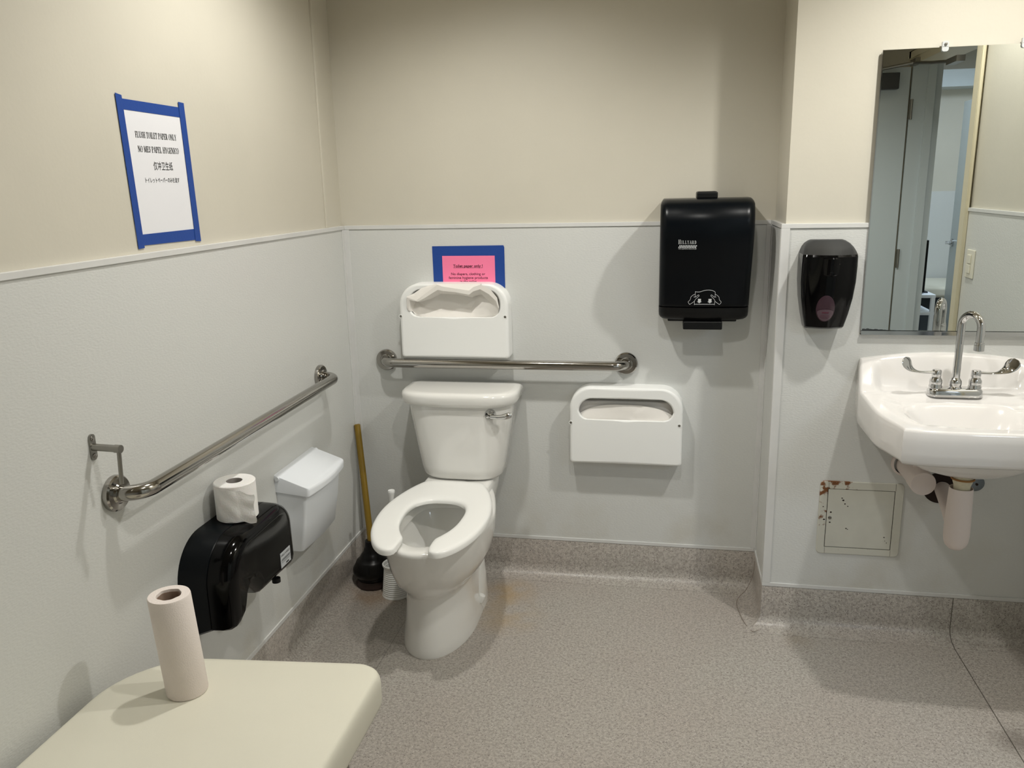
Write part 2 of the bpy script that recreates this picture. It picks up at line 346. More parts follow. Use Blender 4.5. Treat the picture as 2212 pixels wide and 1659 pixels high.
SERIF = {  # letter -> (width, [(stroke width, points)...]); thick .17, thin .07, on a unit cap height
 'A': (.78, [(.07, [(.06, 0), (.38, 1)]), (.18, [(.38, 1), (.66, 0)]), (.07, [(.17, .33), (.55, .33)]), 's', (-.04, .18, 0), (.52, .80, 0)]),
 'C': (.72, [(.17, [(.12, .30), (.10, .5), (.12, .70)]), (.10, [(.12, .70), (.22, .9), (.40, .97), (.56, .90), (.63, .70)]), (.10, [(.12, .30), (.22, .10), (.40, .03), (.56, .10), (.65, .28)]), (.06, [(.63, .98), (.63, .68)])]),
 'E': (.68, [(.18, [(.17, 0), (.17, 1)]), (.07, [(.02, .97), (.60, .97), (.60, .76)]), (.07, [(.17, .52), (.44, .52)]), (.07, [(.44, .62), (.44, .40)]), (.07, [(.02, .03), (.62, .03), (.63, .26)])]),
 'F': (.62, [(.18, [(.17, 0), (.17, 1)]), (.07, [(.02, .97), (.58, .97), (.58, .74)]), (.07, [(.17, .50), (.43, .50)]), (.07, [(.43, .60), (.43, .38)]), 's', (.02, .34, 0)]),
 'G': (.80, [(.17, [(.12, .30), (.10, .5), (.12, .70)]), (.10, [(.12, .70), (.22, .9), (.40, .97), (.56, .90), (.63, .70)]), (.10, [(.12, .30), (.22, .10), (.40, .03), (.55, .06), (.63, .12)]), (.17, [(.63, .06), (.63, .42)]), (.06, [(.48, .44), (.76, .44)])]),
 'H': (.82, [(.18, [(.17, 0), (.17, 1)]), (.18, [(.63, 0), (.63, 1)]), (.07, [(.17, .51), (.63, .51)]), 's', (.02, .32, 0), (.48, .78, 0), (.02, .32, 1), (.48, .78, 1)]),
 'I': (.42, [(.18, [(.20, 0), (.20, 1)]), 's', (.04, .36, 0), (.04, .36, 1)]),
 'L': (.68, [(.18, [(.17, 0), (.17, 1)]), (.07, [(.02, .03), (.60, .03), (.62, .30)]), 's', (.02, .32, 1)]),
 'M': (.98, [(.08, [(.13, 0), (.13, 1)]), (.18, [(.14, 1), (.44, .05)]), (.07, [(.44, .02), (.72, 1)]), (.18, [(.78, 0), (.78, 1)]), 's', (.02, .24, 0), (.64, .94, 0), (.02, .2, 1), (.7, .94, 1)]),
 'N': (.80, [(.07, [(.13, 0), (.13, 1)]), (.18, [(.15, 1), (.62, .03)]), (.07, [(.64, 0), (.64, 1)]), 's', (.02, .26, 0), (.53, .77, 1), (.02, .2, 1)]),
 'O': (.80, [(.17, [(.12, .30), (.10, .5), (.12, .70)]), (.17, [(.66, .30), (.68, .5), (.66, .70)]), (.09, [(.12, .70), (.20, .9), (.39, .97), (.58, .9), (.66, .70)]), (.09, [(.12, .30), (.20, .1), (.39, .03), (.58, .1), (.66, .30)])]),
 'P': (.66, [(.18, [(.17, 0), (.17, 1)]), (.07, [(.02, .97), (.38, .97), (.5, .93)]), (.16, [(.5, .92), (.54, .74), (.50, .56)]), (.07, [(.5, .55), (.38, .49), (.17, .49)]), 's', (.02, .34, 0)]),
 'R': (.76, [(.18, [(.17, 0), (.17, 1)]), (.07, [(.02, .97), (.38, .97), (.48, .93)]), (.16, [(.48, .92), (.52, .75), (.48, .58)]), (.07, [(.48, .57), (.38, .50), (.17, .50)]), (.18, [(.36, .5), (.62, .03)]), 's', (.02, .32, 0), (.56, .76, 0)]),
 'S': (.58, [(.09, [(.48, .72), (.42, .9), (.28, .97), (.14, .9), (.10, .76)]), (.17, [(.10, .74), (.20, .58), (.36, .46), (.46, .28)]), (.09, [(.46, .26), (.40, .08), (.27, .03), (.13, .1), (.07, .30)]), (.05, [(.48, .98), (.48, .70)]), (.05, [(.07, .32), (.07, .02)])]),
 'T': (.68, [(.18, [(.33, 0), (.33, 1)]), (.07, [(.04, .74), (.05, .97), (.61, .97), (.62, .74)]), 's', (.17, .49, 0)]),
 'U': (.80, [(.18, [(.17, 1), (.17, .32)]), (.12, [(.17, .32), (.24, .08), (.42, .03), (.58, .10), (.64, .34)]), (.07, [(.64, .34), (.64, 1)]), 's', (.02, .32, 1), (.53, .77, 1)]),
 'Y': (.76, [(.18, [(.37, 0), (.37, .46)]), (.18, [(.12, 1), (.37, .45)]), (.07, [(.37, .45), (.60, 1)]), 's', (.0, .28, 1), (.48, .74, 1), (.22, .52, 0)]),
 'D': (.76, [(.18, [(.17, 0), (.17, 1)]), (.07, [(.02, .97), (.36, .97), (.52, .88)]), (.17, [(.54, .88), (.63, .5), (.54, .12)]), (.07, [(.52, .12), (.36, .03), (.02, .03)])]),
 ' ': (.36, []),
}
def serif_text(mb, txt, p, h, w, uvec, vvec, nvec, bold=1.0, caps=None, gap=0.0):
    u, v, n = Vector(uvec), Vector(vvec), Vector(nvec); p = Vector(p)
    sc = [(1.0 if (caps is None or i == 0) else caps) for i in range(len(txt))]
    tot = sum(SERIF[c][0]*k+gap for c, k in zip(txt, sc))-gap; sx = w/tot; x = 0
    for c, k in zip(txt, sc):
        wd_, st = SERIF[c]; f = lambda a, b: p + u*((x+a*k)*sx) + v*(b*k*h)
        ser = False
        for q in st:
            if q == 's': ser = True; continue
            if ser:
                x0, x1, top = q; z0 = 0 if top == 0 else .94
                mb.add([f(x0, z0), f(x1, z0), f(x1, z0+.06), f(x0, z0+.06)], [(0, 1, 2, 3)])
            else: ribbon(mb, [f(*a) for a in q[1]], q[0]*bold*sx*k, n)
        x += wd_*k+gap
    return mb
def ribbon(mb, pts, w, n):                                           # flat print line: little quads in the plane normal to n
    n = Vector(n); pts = [Vector(p) for p in pts]
    for a, b in zip(pts, pts[1:]):
        d = (b-a); 
        if d.length < 1e-7: continue
        d.normalize(); s_ = d.cross(n)*w/2; e = d*w*.22
        mb.add([a-s_-e, b-s_+e, b+s_+e, a+s_-e], [(0, 1, 2, 3)])

# ================================================================ ROOM
AW, SD, XR, YF = 1.5423, 0.2689, 2.43, -3.6      # alcove width, step of the basin wall, right wall, wall behind the camera
B, PT = 0.15, 1.37                               # base height, top of the wall panels
SY = -SD
struct('floor', MB().box(-.15, 4.4, -6.2, .15, -.1, 0), 'floor', smooth=0)
struct('ceiling', MB().box(-.15, 4.4, -6.2, .15, CEIL+.02, CEIL+.12), 'ceiling', smooth=0)
U = 0.010                                        # the paint sits this far behind the panel faces
wb = struct('wall_back', MB().box(-.15, AW+.25, U, .15, 0, CEIL+.02), 'paint', smooth=0)
wl = struct('wall_left', MB().box(-.15, -U, YF-.1, .15, 0, CEIL+.02), 'paint', smooth=0)
ws = struct('wall_alcove', MB().box(AW+U, XR+.12, SY+U, .15, 0, CEIL+.02), 'paint', smooth=0)   # holds return and basin wall
wr = MB().box(XR+U, XR+.12, -1.44, SY+U+.02, 0, CEIL+.02).box(XR+U, XR+.12, -2.42, -1.44, 2.08, CEIL+.02).box(XR+U, XR+.12, YF-.1, -2.42, 0, CEIL+.02)
wr = struct('wall_right', wr, 'paint', smooth=0)
wf = struct('wall_front', MB().box(-.15, XR+.12, YF-.12, YF-U, 0, CEIL+.02), 'paint', smooth=0)
def panel(parent, *bx): return finish('wall_panel', MB().box(*bx), 'frp', parent, smooth=0, bevel=0)
panel(wb, 0, AW, 0, U, B, PT-.012)
panel(wl, -U, 0, YF, 0, B, PT-.012)
panel(ws, AW, AW+U, SY, 0, B, PT-.012)
panel(ws, AW+.02, XR, SY, SY+U, B, PT-.012)
panel(wr, XR, XR+U, -1.40, SY, B, PT-.012)
panel(wf, 0, XR, YF-U, YF, B, PT-.012)
# caps along the top of the panels, base strips, corner strips
T = .004
def trim(n, *boxes, bevel=.001):
    mb = MB()
    for b in boxes: mb.box(*b)
    return struct('trim_%d' % n, mb, 'trim', bevel=bevel, seg=2)
ct = (PT-.014, PT)
trim(1, (T, AW-T, -T, U, *ct)); trim(2, (-U, T, YF, -T, *ct)); trim(3, (AW-T, AW+U, SY+U, -T, *ct)); trim(4, (AW-T, XR, SY-T, SY+U, *ct))
trim(5, (XR-T, XR+U, -1.40, SY-T, *ct)); trim(6, (T, XR, YF-U, YF+T, *ct))
bt = (B, B+.013)
trim(7, (T, AW-T, -T, U, *bt)); trim(8, (-U, T, YF, -T, *bt)); trim(9, (AW-T, AW, SY, -T, *bt)); trim(10, (AW-T, XR, SY-T, SY, *bt))
trim(11, (AW-T, AW+.022, SY-T, SY, B+.013, PT-.014), (AW-T, AW, SY, SY+.02, B+.013, PT-.014))   # outside corner strip
trim(12, (0, .022, -.003, 0, B+.013, PT-.014), (0, .003, -.022, 0, B+.013, PT-.014))               # inside corner
trim(13, (AW-.018, AW, -.003, 0, B+.013, PT-.014), (AW-.003, AW, -.02, 0, B+.013, PT-.014))
o = trim(14, (-U, -U+.007, -.142, -.128, PT, CEIL)); o.data.materials[0] = M['paint']             # painted raceway above the cap
# coved vinyl upstand
def cove(name, a, b, nrm, r=.045, ext0=0, ext1=0):
    a, b, nrm = Vector(a), Vector(b), Vector(nrm); t = .0035
    prof = [(-.004, B-.001), (t-.001, B-.001), (t, B-.003), (t, r+.004)] + [(t+r-r*math.cos(q), .004+r-r*math.sin(q)) for q in [PI/2*k/10 for k in range(1, 11)]] + [(t+r+.012, .0012), (t+r+.012, -.004), (-.004, -.004)]
    rings = []
    for P, e0 in ((a, ext0), (b, ext1)):
        d = (b-a).normalized()
        rings.append([P + nrm*n_ + Vector((0, 0, z)) + d*(e0*max(0, n_)) for n_, z in prof])
    return struct(name, MB().loft(rings), 'floor', smooth=45)
cove('baseboard_back', (0, 0, 0), (AW, 0, 0), (0, -1, 0), ext0=1, ext1=-1)
cove('baseboard_left', (0, YF, 0), (0, 0, 0), (1, 0, 0), ext0=0, ext1=-1)
cove('baseboard_alcove', (AW, 0, 0), (AW, SY, 0), (-1, 0, 0), ext0=1, ext1=1)
cove('baseboard_basin', (AW, SY, 0), (XR, SY, 0), (0, -1, 0), ext0=-1, ext1=-1)
cove('baseboard_right', (XR, SY, 0), (XR, -1.40, 0), (-1, 0, 0), ext0=1)
# curved patch seam where the upstand turns the outside corner
mb = MB(); pts = [Vector((AW-.006, -.055, .135)), Vector((AW-.012, -.075, .09)), Vector((AW-.035, -.10, .045)), Vector((AW-.062, -.115, .018)), Vector((AW-.072, -.14, .006)), Vector((AW-.068, -.19, .0035)), Vector((AW-.055, -.27, .0035)), Vector((AW-.035, -.325, .0035)), Vector((AW-.012, -.322, .010))]
o = struct('trim_15', mb.tube(resample([tuple(p) for p in pts], 40), .0010, 6), pbr('vinyl_weld', (128, 116, 104), .5))

# ceiling lights
for (x, y, p), lab in zip(LIGHTS, ('round recessed downlight in the ceiling above the basin', 'round recessed downlight in the ceiling above the toilet', 'round recessed downlight in the middle of the ceiling')):
    t = thing('ceiling_light', lab, 'ceiling light', (x, y, CEIL))
    finish('trim_ring', MB().lathe((x, y, CEIL+.02), [(.055, 0), (.095, 0), (.095, -.006), (.088, -.012), (.06, -.012), (.055, 0)], n=40, cap=False), 'trim', t)
    finish('lens', MB().lathe((x, y, CEIL+.02), [(.054, 0), (.054, -.004)], n=32), 'lens', t)

# room door: opening in the right wall, leaf swung into the room
fr = MB().box(XR-.012, XR+.132, -1.46, -1.425, 0, 2.095).box(XR-.012, XR+.132, -2.435, -2.40, 0, 2.095).box(XR-.012, XR+.132, -2.40, -1.46, 2.06, 2.095)
fr.box(XR-.016, XR, -1.425, -1.39, 0, 2.13).box(XR-.016, XR, -2.47, -2.435, 0, 2.13).box(XR-.016, XR, -2.47, -1.39, 2.095, 2.13)
struct('trim_16', fr, 'cream', bevel=.002, seg=2)
struct('trim_17', MB().box(XR-.013, XR+.133, -2.4005, -2.385, 0, 2.06).box(XR+.06, XR+.10, -2.385, -2.37, 0, 2.06), 'doorgrey', bevel=.001)
dl = struct('door_1', MB().box(XR-.905, XR-.021, -2.432, -2.388, .01, 2.05), 'doorgrey', bevel=.002, seg=2)
dl['label'] = 'pale grey room door standing open, seen in the mirror'
for z in (.25, 1.07, 1.84):
    h = finish('hinge', MB().box(XR-.016, XR+.0, -2.388, -2.3845, z-.05, z+.05).lathe((XR-.006, -2.380, z-.05), [(.006, 0), (.006, .1)], n=12), 'dullsteel', dl)
    finish('screw', MB().lathe((XR-.009, -2.3845, z+.03), [(.003, 0), (.003, .001)], (0, 1, 0), 8).lathe((XR-.009, -2.3845, z-.03), [(.003, 0), (.003, .001)], (0, 1, 0), 8), 'dark', h)
cl = thing('door_closer', 'grey door closer with folding arm at the top of the open door', 'door closer', (XR-.3, -2.385, 2.0))
finish('closer_body', MB().box(XR-.34, XR-.085, -2.388, -2.335, 1.94, 2.02), 'greyblack', cl, bevel=.004)
finish('closer_arm', MB().tube([(XR-.28, -2.345, 2.025), (XR-.15, -2.35, 2.045), (XR-.03, -2.31, 2.06), (XR-.03, -2.0, 2.02), (XR-.03, -1.72, 1.99)], .008, 8).box(XR-.045, XR-.01, -1.74, -1.60, 1.975, 2.0), 'dullsteel', cl)
finish('arm_bracket', MB().box(XR-.035, XR-.006, -2.37, -2.27, 2.05, 2.08), 'dullsteel', cl, bevel=.002)
# light switch
sw = thing('light_switch', 'ivory light switch plate on the panelled wall beside the door', 'light switch', (XR, -1.30, 1.145))
finish('switch_plate', MB().box(XR-.007, XR, -1.343, -1.257, 1.087, 1.203), 'switch', sw, bevel=.003)
for z in (1.165, 1.125): finish('rocker', MB().box(XR-.012, XR-.007, -1.318, -1.282, z-.018, z+.018), 'switch', sw, bevel=.002)
# ================================================================ NEXT ROOM, seen only in the mirror
w2 = struct('wall_next_room_far', MB().box(XR+.12, 4.3, -5.45, -5.31, 0, CEIL+.02), 'paint', smooth=0)
finish('wall_panel', MB().box(XR+.12, 4.2, -5.31, -5.30, B, PT), 'frp', w2, smooth=0)
finish('beam', MB().box(XR+.12, 4.2, -5.31, -5.05, 2.19, 2.32), 'doorgrey', w2, smooth=0)
struct('wall_next_room_side', MB().box(4.2, 4.3, -5.4, .1, 0, CEIL+.02), 'paint', smooth=0)
struct('wall_next_room_near', MB().box(XR+.12, 4.2, -.3, -.2, 0, CEIL+.02), 'paint', smooth=0)
struct('wall_next_room_left', MB().box(XR-.1, XR+.12, -5.4, YF-.1, 0, CEIL+.02), 'paint', smooth=0)
d2 = struct('door_2', MB().box(3.335, 3.375, -4.5, -3.62, .01, 2.03), 'doorgrey', bevel=.002)
lv = finish('door_handle', MB().lathe((3.335, -4.44, 1.0), [(.03, 0), (.03, -.012), (.012, -.016), (.012, -.05)], (1, 0, 0), 20).tube([(3.29, -4.44, 1.0), (3.285, -4.40, 1.0), (3.285, -4.33, .998)], .009, 10), 'chrome', d2)
tb = thing('treatment_table', 'cream padded table in the next room, seen through the door in the mirror', 'table', (3.4, -4.95, 0))
finish('pad', MB().box(2.75, 4.1, -5.27, -4.62, .55, .64), 'vinyl', tb, bevel=.03)
finish('base', MB().box(2.85, 4.0, -5.2, -4.7, .0, .55), 'cartdark', tb, bevel=.005)
ctt = thing('utility_cart', 'white utility cart in the next room, seen in the mirror', 'cart', (2.78, -3.6, 0))
for x in (2.60, 2.93):
    for y in (-3.78, -3.42): finish('leg', MB().box(x-.012, x+.012, y-.012, y+.012, 0, .72), 'whitecart', ctt)
for z in (.16, .60, .715): finish('shelf', MB().box(2.585, 2.945, -3.79, -3.41, z, z+.022), 'whitecart', ctt, bevel=.003)
tag(finish('storage_bin', MB().prism([(2.80, -3.5, .182), (2.88, -3.5, .182), (2.91, -3.5, .40), (2.78, -3.5, .40)], (0, -.2, 0)), 'binplastic', bevel=.005), 'pale plastic bin on the lower shelf of the white cart', 'bin')
tag(finish('supply_box', MB().prism([(2.70, -3.5, .622), (2.87, -3.5, .622), (2.79, -3.5, .66), (2.70, -3.5, .68)], (0, -.12, 0)), 'red', bevel=.003), 'red box on the middle shelf of the white cart', 'box')
pm = thing('tablet_stand', 'tall black upright screen standing on the white cart', 'screen', (2.86, -3.55, .737))
finish('screen', MB().box(2.86, 2.886, -3.66, -3.46, .745, 1.09), 'softblack', pm, bevel=.004)
finish('foot', MB().box(2.82, 2.92, -3.62, -3.50, .737, .747), 'softblack', pm, bevel=.003)
lp = thing('ceiling_light', 'added square panel standing in for bluish daylight in the next room', 'ceiling light', (3.4, -3.6, CEIL))  # unseen glowing panel added to give this room its bluish daylight
finish('glow_sheet', MB().box(2.92, 3.88, -4.08, -3.12, CEIL, CEIL+.02), 'daylight_glow', lp)
finish('frame', MB().box(2.88, 3.92, -4.12, -4.08, CEIL-.01, CEIL+.02).box(2.88, 3.92, -3.12, -3.08, CEIL-.01, CEIL+.02).box(2.88, 2.92, -4.08, -3.12, CEIL-.01, CEIL+.02).box(3.88, 3.92, -4.08, -3.12, CEIL-.01, CEIL+.02), 'trim', lp)

# ================================================================ TREATMENT TABLE
tt = thing('treatment_table', 'low padded treatment table with cream vinyl top in the foreground', 'table', (.32, -2.15, 0))
outl = [(x, y+(.09*(x-.2) if y > -2 else 0)) for x, y in rrect(.022, .602, -2.80, -1.432, (.03, .03, .065, .17), 12)]
cc = (.32, -2.1)
rings = []
for k, z in ((.022, .400), (.004, .404), (.0, .412), (0, .452), (.002, .462), (.006, .470), (.012, .4755), (.020, .479), (.032, .4805)):
    rings.append([(x, y, z) for x, y in inset(outl, cc, k)])
ctr = [(cc[0]+(x-cc[0])*.5, cc[1]+(y-cc[1])*.5, .482) for x, y in outl]; rings.append(ctr)
finish('pad', MB().loft(rings), 'vinyl', tt, smooth=60)
finish('apron', MB().box(.08, .56, -2.74, -1.53, .33, .40), 'cartdark', tt, bevel=.004)
for x in (.10, .54):
    for y in (-2.70, -1.57): finish('leg', MB().box(x-.02, x+.02, y-.02, y+.02, 0, .33), 'dullsteel', tt, bevel=.003)
# paper towel roll standing on it
rx, ry, rz, R = .217, -1.570, .4815, .0420
kr = thing('paper_towel_roll', 'tall paper towel roll standing on the cream treatment table', 'paper towel roll', (rx, ry, rz))
n = 72; mb = MB()
def rollring(rad, h, wob=0, seedk=0): return [(rx-.067*h+(rad+wob*math.sin(5*a+seedk)+wob*.6*math.sin(9*a+2*seedk))*math.cos(a), ry+(rad+wob*math.sin(5*a+seedk)+wob*.6*math.sin(9*a+2*seedk))*math.sin(a), rz+h) for a in [2*PI*k/n for k in range(n)]]
prof = [(R-.002, 0), (R, .003), (R, .218), (R-.0012, .2215)]
rr = R-.0012; i = 0
while rr > .028: prof += [(rr, .2215+(.0006 if i % 2 else 0))]; rr -= .0022; i += 1
rings = [rollring(a, b) for a, b in prof] + [rollring(.0245, .2215, .0007, 1), rollring(.0242, .21, .0006, 1), rollring(.023, .0, .0)]
finish('paper', mb.loft(rings, True, False), 'towel', kr)
finish('cardboard_core', MB().loft([rollring(.0235, .2165, .0007, 1), rollring(.0225, .2165, .0007, 1), rollring(.0223, .02), rollring(.0235, .02)], False, False), 'card', kr)

# ================================================================ TOILET
cx = .456
to = thing('toilet', 'white porcelain toilet with open-front seat and tank', 'toilet', (cx, -.40, 0))
NB = 72
def egg(z, hw, yf, yb, wide=.52, backw=.75, p=2.2, cx=.456):
    cx = cx - .016*(1-smoothstep(.2, .36, z))                 # egg outline: front at yf, back at yb
    ym = yf + (yb-yf)*wide; P = []
    for k in range(NB):
        a = 2*PI*k/NB; s_, c_ = math.sin(a), math.cos(a)
        if c_ >= 0:                                                # front half
            y = ym - (ym-yf)*abs(c_)**(1.0); x = hw*(1-abs(c_)**2.05)**.5 if abs(c_) < 1 else 0
            x = math.copysign(x, s_)
        else:
            y = ym + (yb-ym)*min(1, abs(c_)**.9); t = (y-ym)/(yb-ym)
            x = hw*(1-(1-backw)*t**1.3)*(1-abs(c_)**6)**.5 if abs(c_) < 1 else 0
            x = math.copysign(x, s_)
        P.append((cx+x, y, z))
    return P
rows = [(0, .124, -.654, -.10, .45, .95), (.008, .124, -.656, -.10, .45, .95), (.03, .121, -.652, -.105, .45, .93), (.08, .114, -.642, -.11, .45, .9), (.14, .109, -.632, -.12, .45, .9),
        (.185, .109, -.626, -.125, .45, .9), (.205, .114, -.632, -.12, .45, .9), (.222, .128, -.650, -.12, .47, .85), (.25, .150, -.680, -.11, .48, .78), (.30, .168, -.716, -.08, .5, .66),
        (.36, .178, -.744, -.07, .5, .58), (.405, .182, -.758, -.07, .5, .56), (.416, .182, -.760, -.07, .5, .56), (.423, .178, -.755, -.07, .5, .56), (.425, .170, -.747, -.075, .5, .56)]
rings = [egg(*r) for r in rows]
inn = [(.425, .125, -.706, -.28), (.420, .118, -.698, -.29), (.388, .114, -.690, -.298), (.380, .130, -.705, -.280), (.36, .122, -.690, -.29), (.31, .108, -.660, -.31), (.26, .082, -.60, -.34), (.225, .055, -.53, -.37), (.17, .05, -.50, -.38)]
for r in inn: rings.append(egg(*r, .5, .9))
finish('bowl', MB().loft(rings), 'porcelain', to, smooth=70)
finish('water', MB().loft([egg(.252, .074, -.585, -.345, .5, .9), egg(.2525, .074, -.585, -.345, .5, .9)]), 'water', to)
# foot flange with trapway bulge at the rear
def foot(z, hw, y0, y1): return [(cx-.010+hw*math.copysign(abs(math.cos(a))**.7, math.cos(a)), (y0+y1)/2+(y1-y0)/2*math.sin(a), z) for a in [2*PI*k/40 for k in range(40)]]
finish('foot_flange', MB().loft([foot(0, .118, -.44, -.10), foot(.02, .118, -.44, -.10), (foot(.06, .116, -.42, -.11)), foot(.10, .113, -.38, -.12), foot(.15, .106, -.33, -.13), foot(.19, .095, -.28, -.14), foot(.2, .06, -.25, -.15)]), 'porcelain', to, smooth=70)
for s_ in (-1, 1): finish('bolt_cap', MB().lathe((cx-.010+s_*.108, -.325, .045), [(.015, 0), (.015, .018), (.012, .026), (.004, .03)], (s_*.45, 0, 1), 20), 'porcelain', to)
# rear deck under the tank
finish('tank_deck', MB().loft([rr_ for rr_ in [[(x, y, z) for x, y in rrect(cx-hw, cx+hw, -.26, -.03, .03, 6)] for z, hw in ((.30, .10), (.36, .115), (.41, .125), (.447, .125), (.452, .12))]]), 'porcelain', to, smooth=60)
# seat: open-front ring
outer = [(0, -.232), (.06, -.233), (.095, -.236), (.112, -.250), (.142, -.310), (.168, -.388), (.183, -.464), (.186, -.540), (.176, -.625), (.155, -.695), (.128, -.747), (.095, -.782), (.068, -.787), (.054, -.774)]
innr = [(0, -.402), (.022, -.403), (.046, -.409), (.070, -.424), (.088, -.448), (.098, -.485), (.099, -.530), (.093, -.590), (.080, -.635), (.064, -.668), (.052, -.690), (.0495, -.712), (.0500, -.735), (.0515, -.757)]
ns = 60
oh = resample([(x, y, 0) for x, y in outer], ns); ih = resample([(x, y, 0) for x, y in innr], ns)
def szt(y): return .470+(y+.23)/(-.56)*(-.020)
prs = [(Vector((-a.x, a.y, 0)), Vector((-b.x, b.y, 0))) for a, b in zip(oh[::-1], ih[::-1])] + [(a, b) for a, b in zip(oh[1:], ih[1:])]
rings = []
sect = [(0, -.021), (0, -.008), (.04, -.003), (.10, -.0006), (.2, 0), (.5, .0006), (.8, 0), (.91, -.0012), (.97, -.004), (1, -.009), (1, -.018), (.97, -.021)]
for i, (a, b) in enumerate(prs):
    e = min(i, len(prs)-1-i); drop = [.006, .0025, .0008][e] if e < 3 else 0
    rings.append([(cx+a.x+(b.x-a.x)*t, a.y+(b.y-a.y)*t, szt(a.y+(b.y-a.y)*t)+h-(drop if h > -.02 else 0)) for t, h in sect])
finish('seat', MB().loft(rings), 'seat', to, smooth=50)
for s_ in (-1, 1): finish('seat_hinge', MB().lathe((cx+s_*.075-.02, -.236, .452), [(.011, 0), (.011, .04)], (1, 0, 0), 16), 'seat', to)
# tank
def dring(z, cx_, hw, yb, yc, yf, r=.02):                           # flat back, bowed front
    P = [(cx_-hw+r*.3, yb, z), (cx_-hw, yb-r*.5, z)]
    m = 40
    for k in range(m+1):
        a = PI - PI*k/m; ca, sa = math.cos(a), math.sin(a)
        P.append((cx_+hw*math.copysign(abs(ca)**.55, ca), yc-(yc-yf)*abs(sa)**.8, z))
    P += [(cx_+hw, yb-r*.5, z), (cx_+hw-r*.3, yb, z)]
    return P
tk = [(.452, .120, -.05, -.10, -.17), (.458, .140, -.035, -.11, -.195), (.47, .150, -.03, -.115, -.203), (.50, .156, -.025, -.12, -.207), (.60, .173, -.022, -.12, -.210), (.70, .189, -.02, -.12, -.213), (.745, .195, -.02, -.12, -.214)]
finish('tank', MB().loft([dring(z, .462, hw, yb, yc, yf) for z, hw, yb, yc, yf in tk]), 'porcelain', to, smooth=60)
td = [(.738, .204, -.022, -.12, -.222), (.742, .211, -.018, -.12, -.228), (.752, .216, -.016, -.12, -.232), (.772, .218, -.014, -.12, -.234), (.781, .215, -.016, -.12, -.231), (.786, .207, -.02, -.12, -.222), (.788, .19, -.03, -.11, -.20)]
finish('tank_lid', MB().loft([dring(z, .46, hw, yb, yc, yf, .04) for z, hw, yb, yc, yf in td]), 'porcelain', to, smooth=60)
lvr = finish('flush_lever', MB().lathe((.586, -.190, .712), [(.0205, 0), (.0215, -.006), (.020, -.018), (.015, -.024), (.004, -.026)], (0, 1, 0), 28)
       .tube(resample([(.592, -.212, .706), (.62, -.221, .7075), (.645, -.223, .712), (.666, -.220, .718)], 14), [.0085]*8+[.009, .0098, .0105, .011, .0112, .0108, .008], 14), 'chrome', to, label='chrome flush lever on the tank front')

# ================================================================ GRAB BARS
def grab_bar(label, A, Bp, nrm, loc, name='grab_bar', off=.068, rad=.0175):
    t = thing(name, label, 'grab bar', loc, None)
    A, Bp, nr = Vector(A), Vector(Bp), Vector(nrm); d = (Bp-A).normalized(); rb = .05
    pts = [A, A+nr*(off-rb)]
    pts += [A+nr*(off-rb)+d*rb + (-d*math.cos(q)+nr*math.sin(q))*rb for q in [PI/2*k/10 for k in range(1, 11)]]
    q0 = Bp+nr*(off-rb)-d*rb
    pts += [q0 + (d*math.sin(q)+nr*math.cos(q))*rb for q in [PI/2*k/10 for k in range(0, 11)]] + [Bp]
    finish('bar', MB().tube(pts, rad, 28), 'steel', t)
    for P in (A, Bp):
        finish('flange', MB().lathe(P, [(.040, 0), (.041, .003), (.0405, .012), (.037, .0155), (.024, .0165), (.021, .0205), (.0175, .021)], nrm, 40), 'steel', t)
    return t
grab_bar('stainless grab bar across the back wall behind the toilet tank', (.142, 0, .862), (1.056, 0, .864), (0, -1, 0), (.6, 0, .863), off=.061)
grab_bar('long stainless grab bar along the left wall', (0, -1.432, .862), (0, -.318, .866), (1, 0, 0), (0, -.87, .864))
# small bracket above the near flange
br = thing('wall_bracket', 'small steel bracket with hanging rod above the left wall grab bar', 'bracket', (0, -1.478, .983))
finish('plate', MB().prism([(0, y, z) for y, z in rrect(-1.487, -1.469, .955, 1.012, .0085, 6)], (.004, 0, 0)), 'dullsteel', br)
for z in (.965, 1.002): finish('screw', MB().lathe((.004, -1.478, z), [(.0055, 0), (.005, .002), (.001, .003)], (1, 0, 0), 14), 'steel', br)
finish('arm', MB().tube([(.004, -1.479, .984), (.062, -1.484, .984)], .0078, 16).lathe((.060, -1.484, .984), [(.0088, 0), (.0088, .014)], (1, -.08, 0), 18), 'dullsteel', br)
finish('rod', MB().tube([(.068, -1.484, .982), (.062, -1.482, .905)], .0045, 10), 'dullsteel', br)

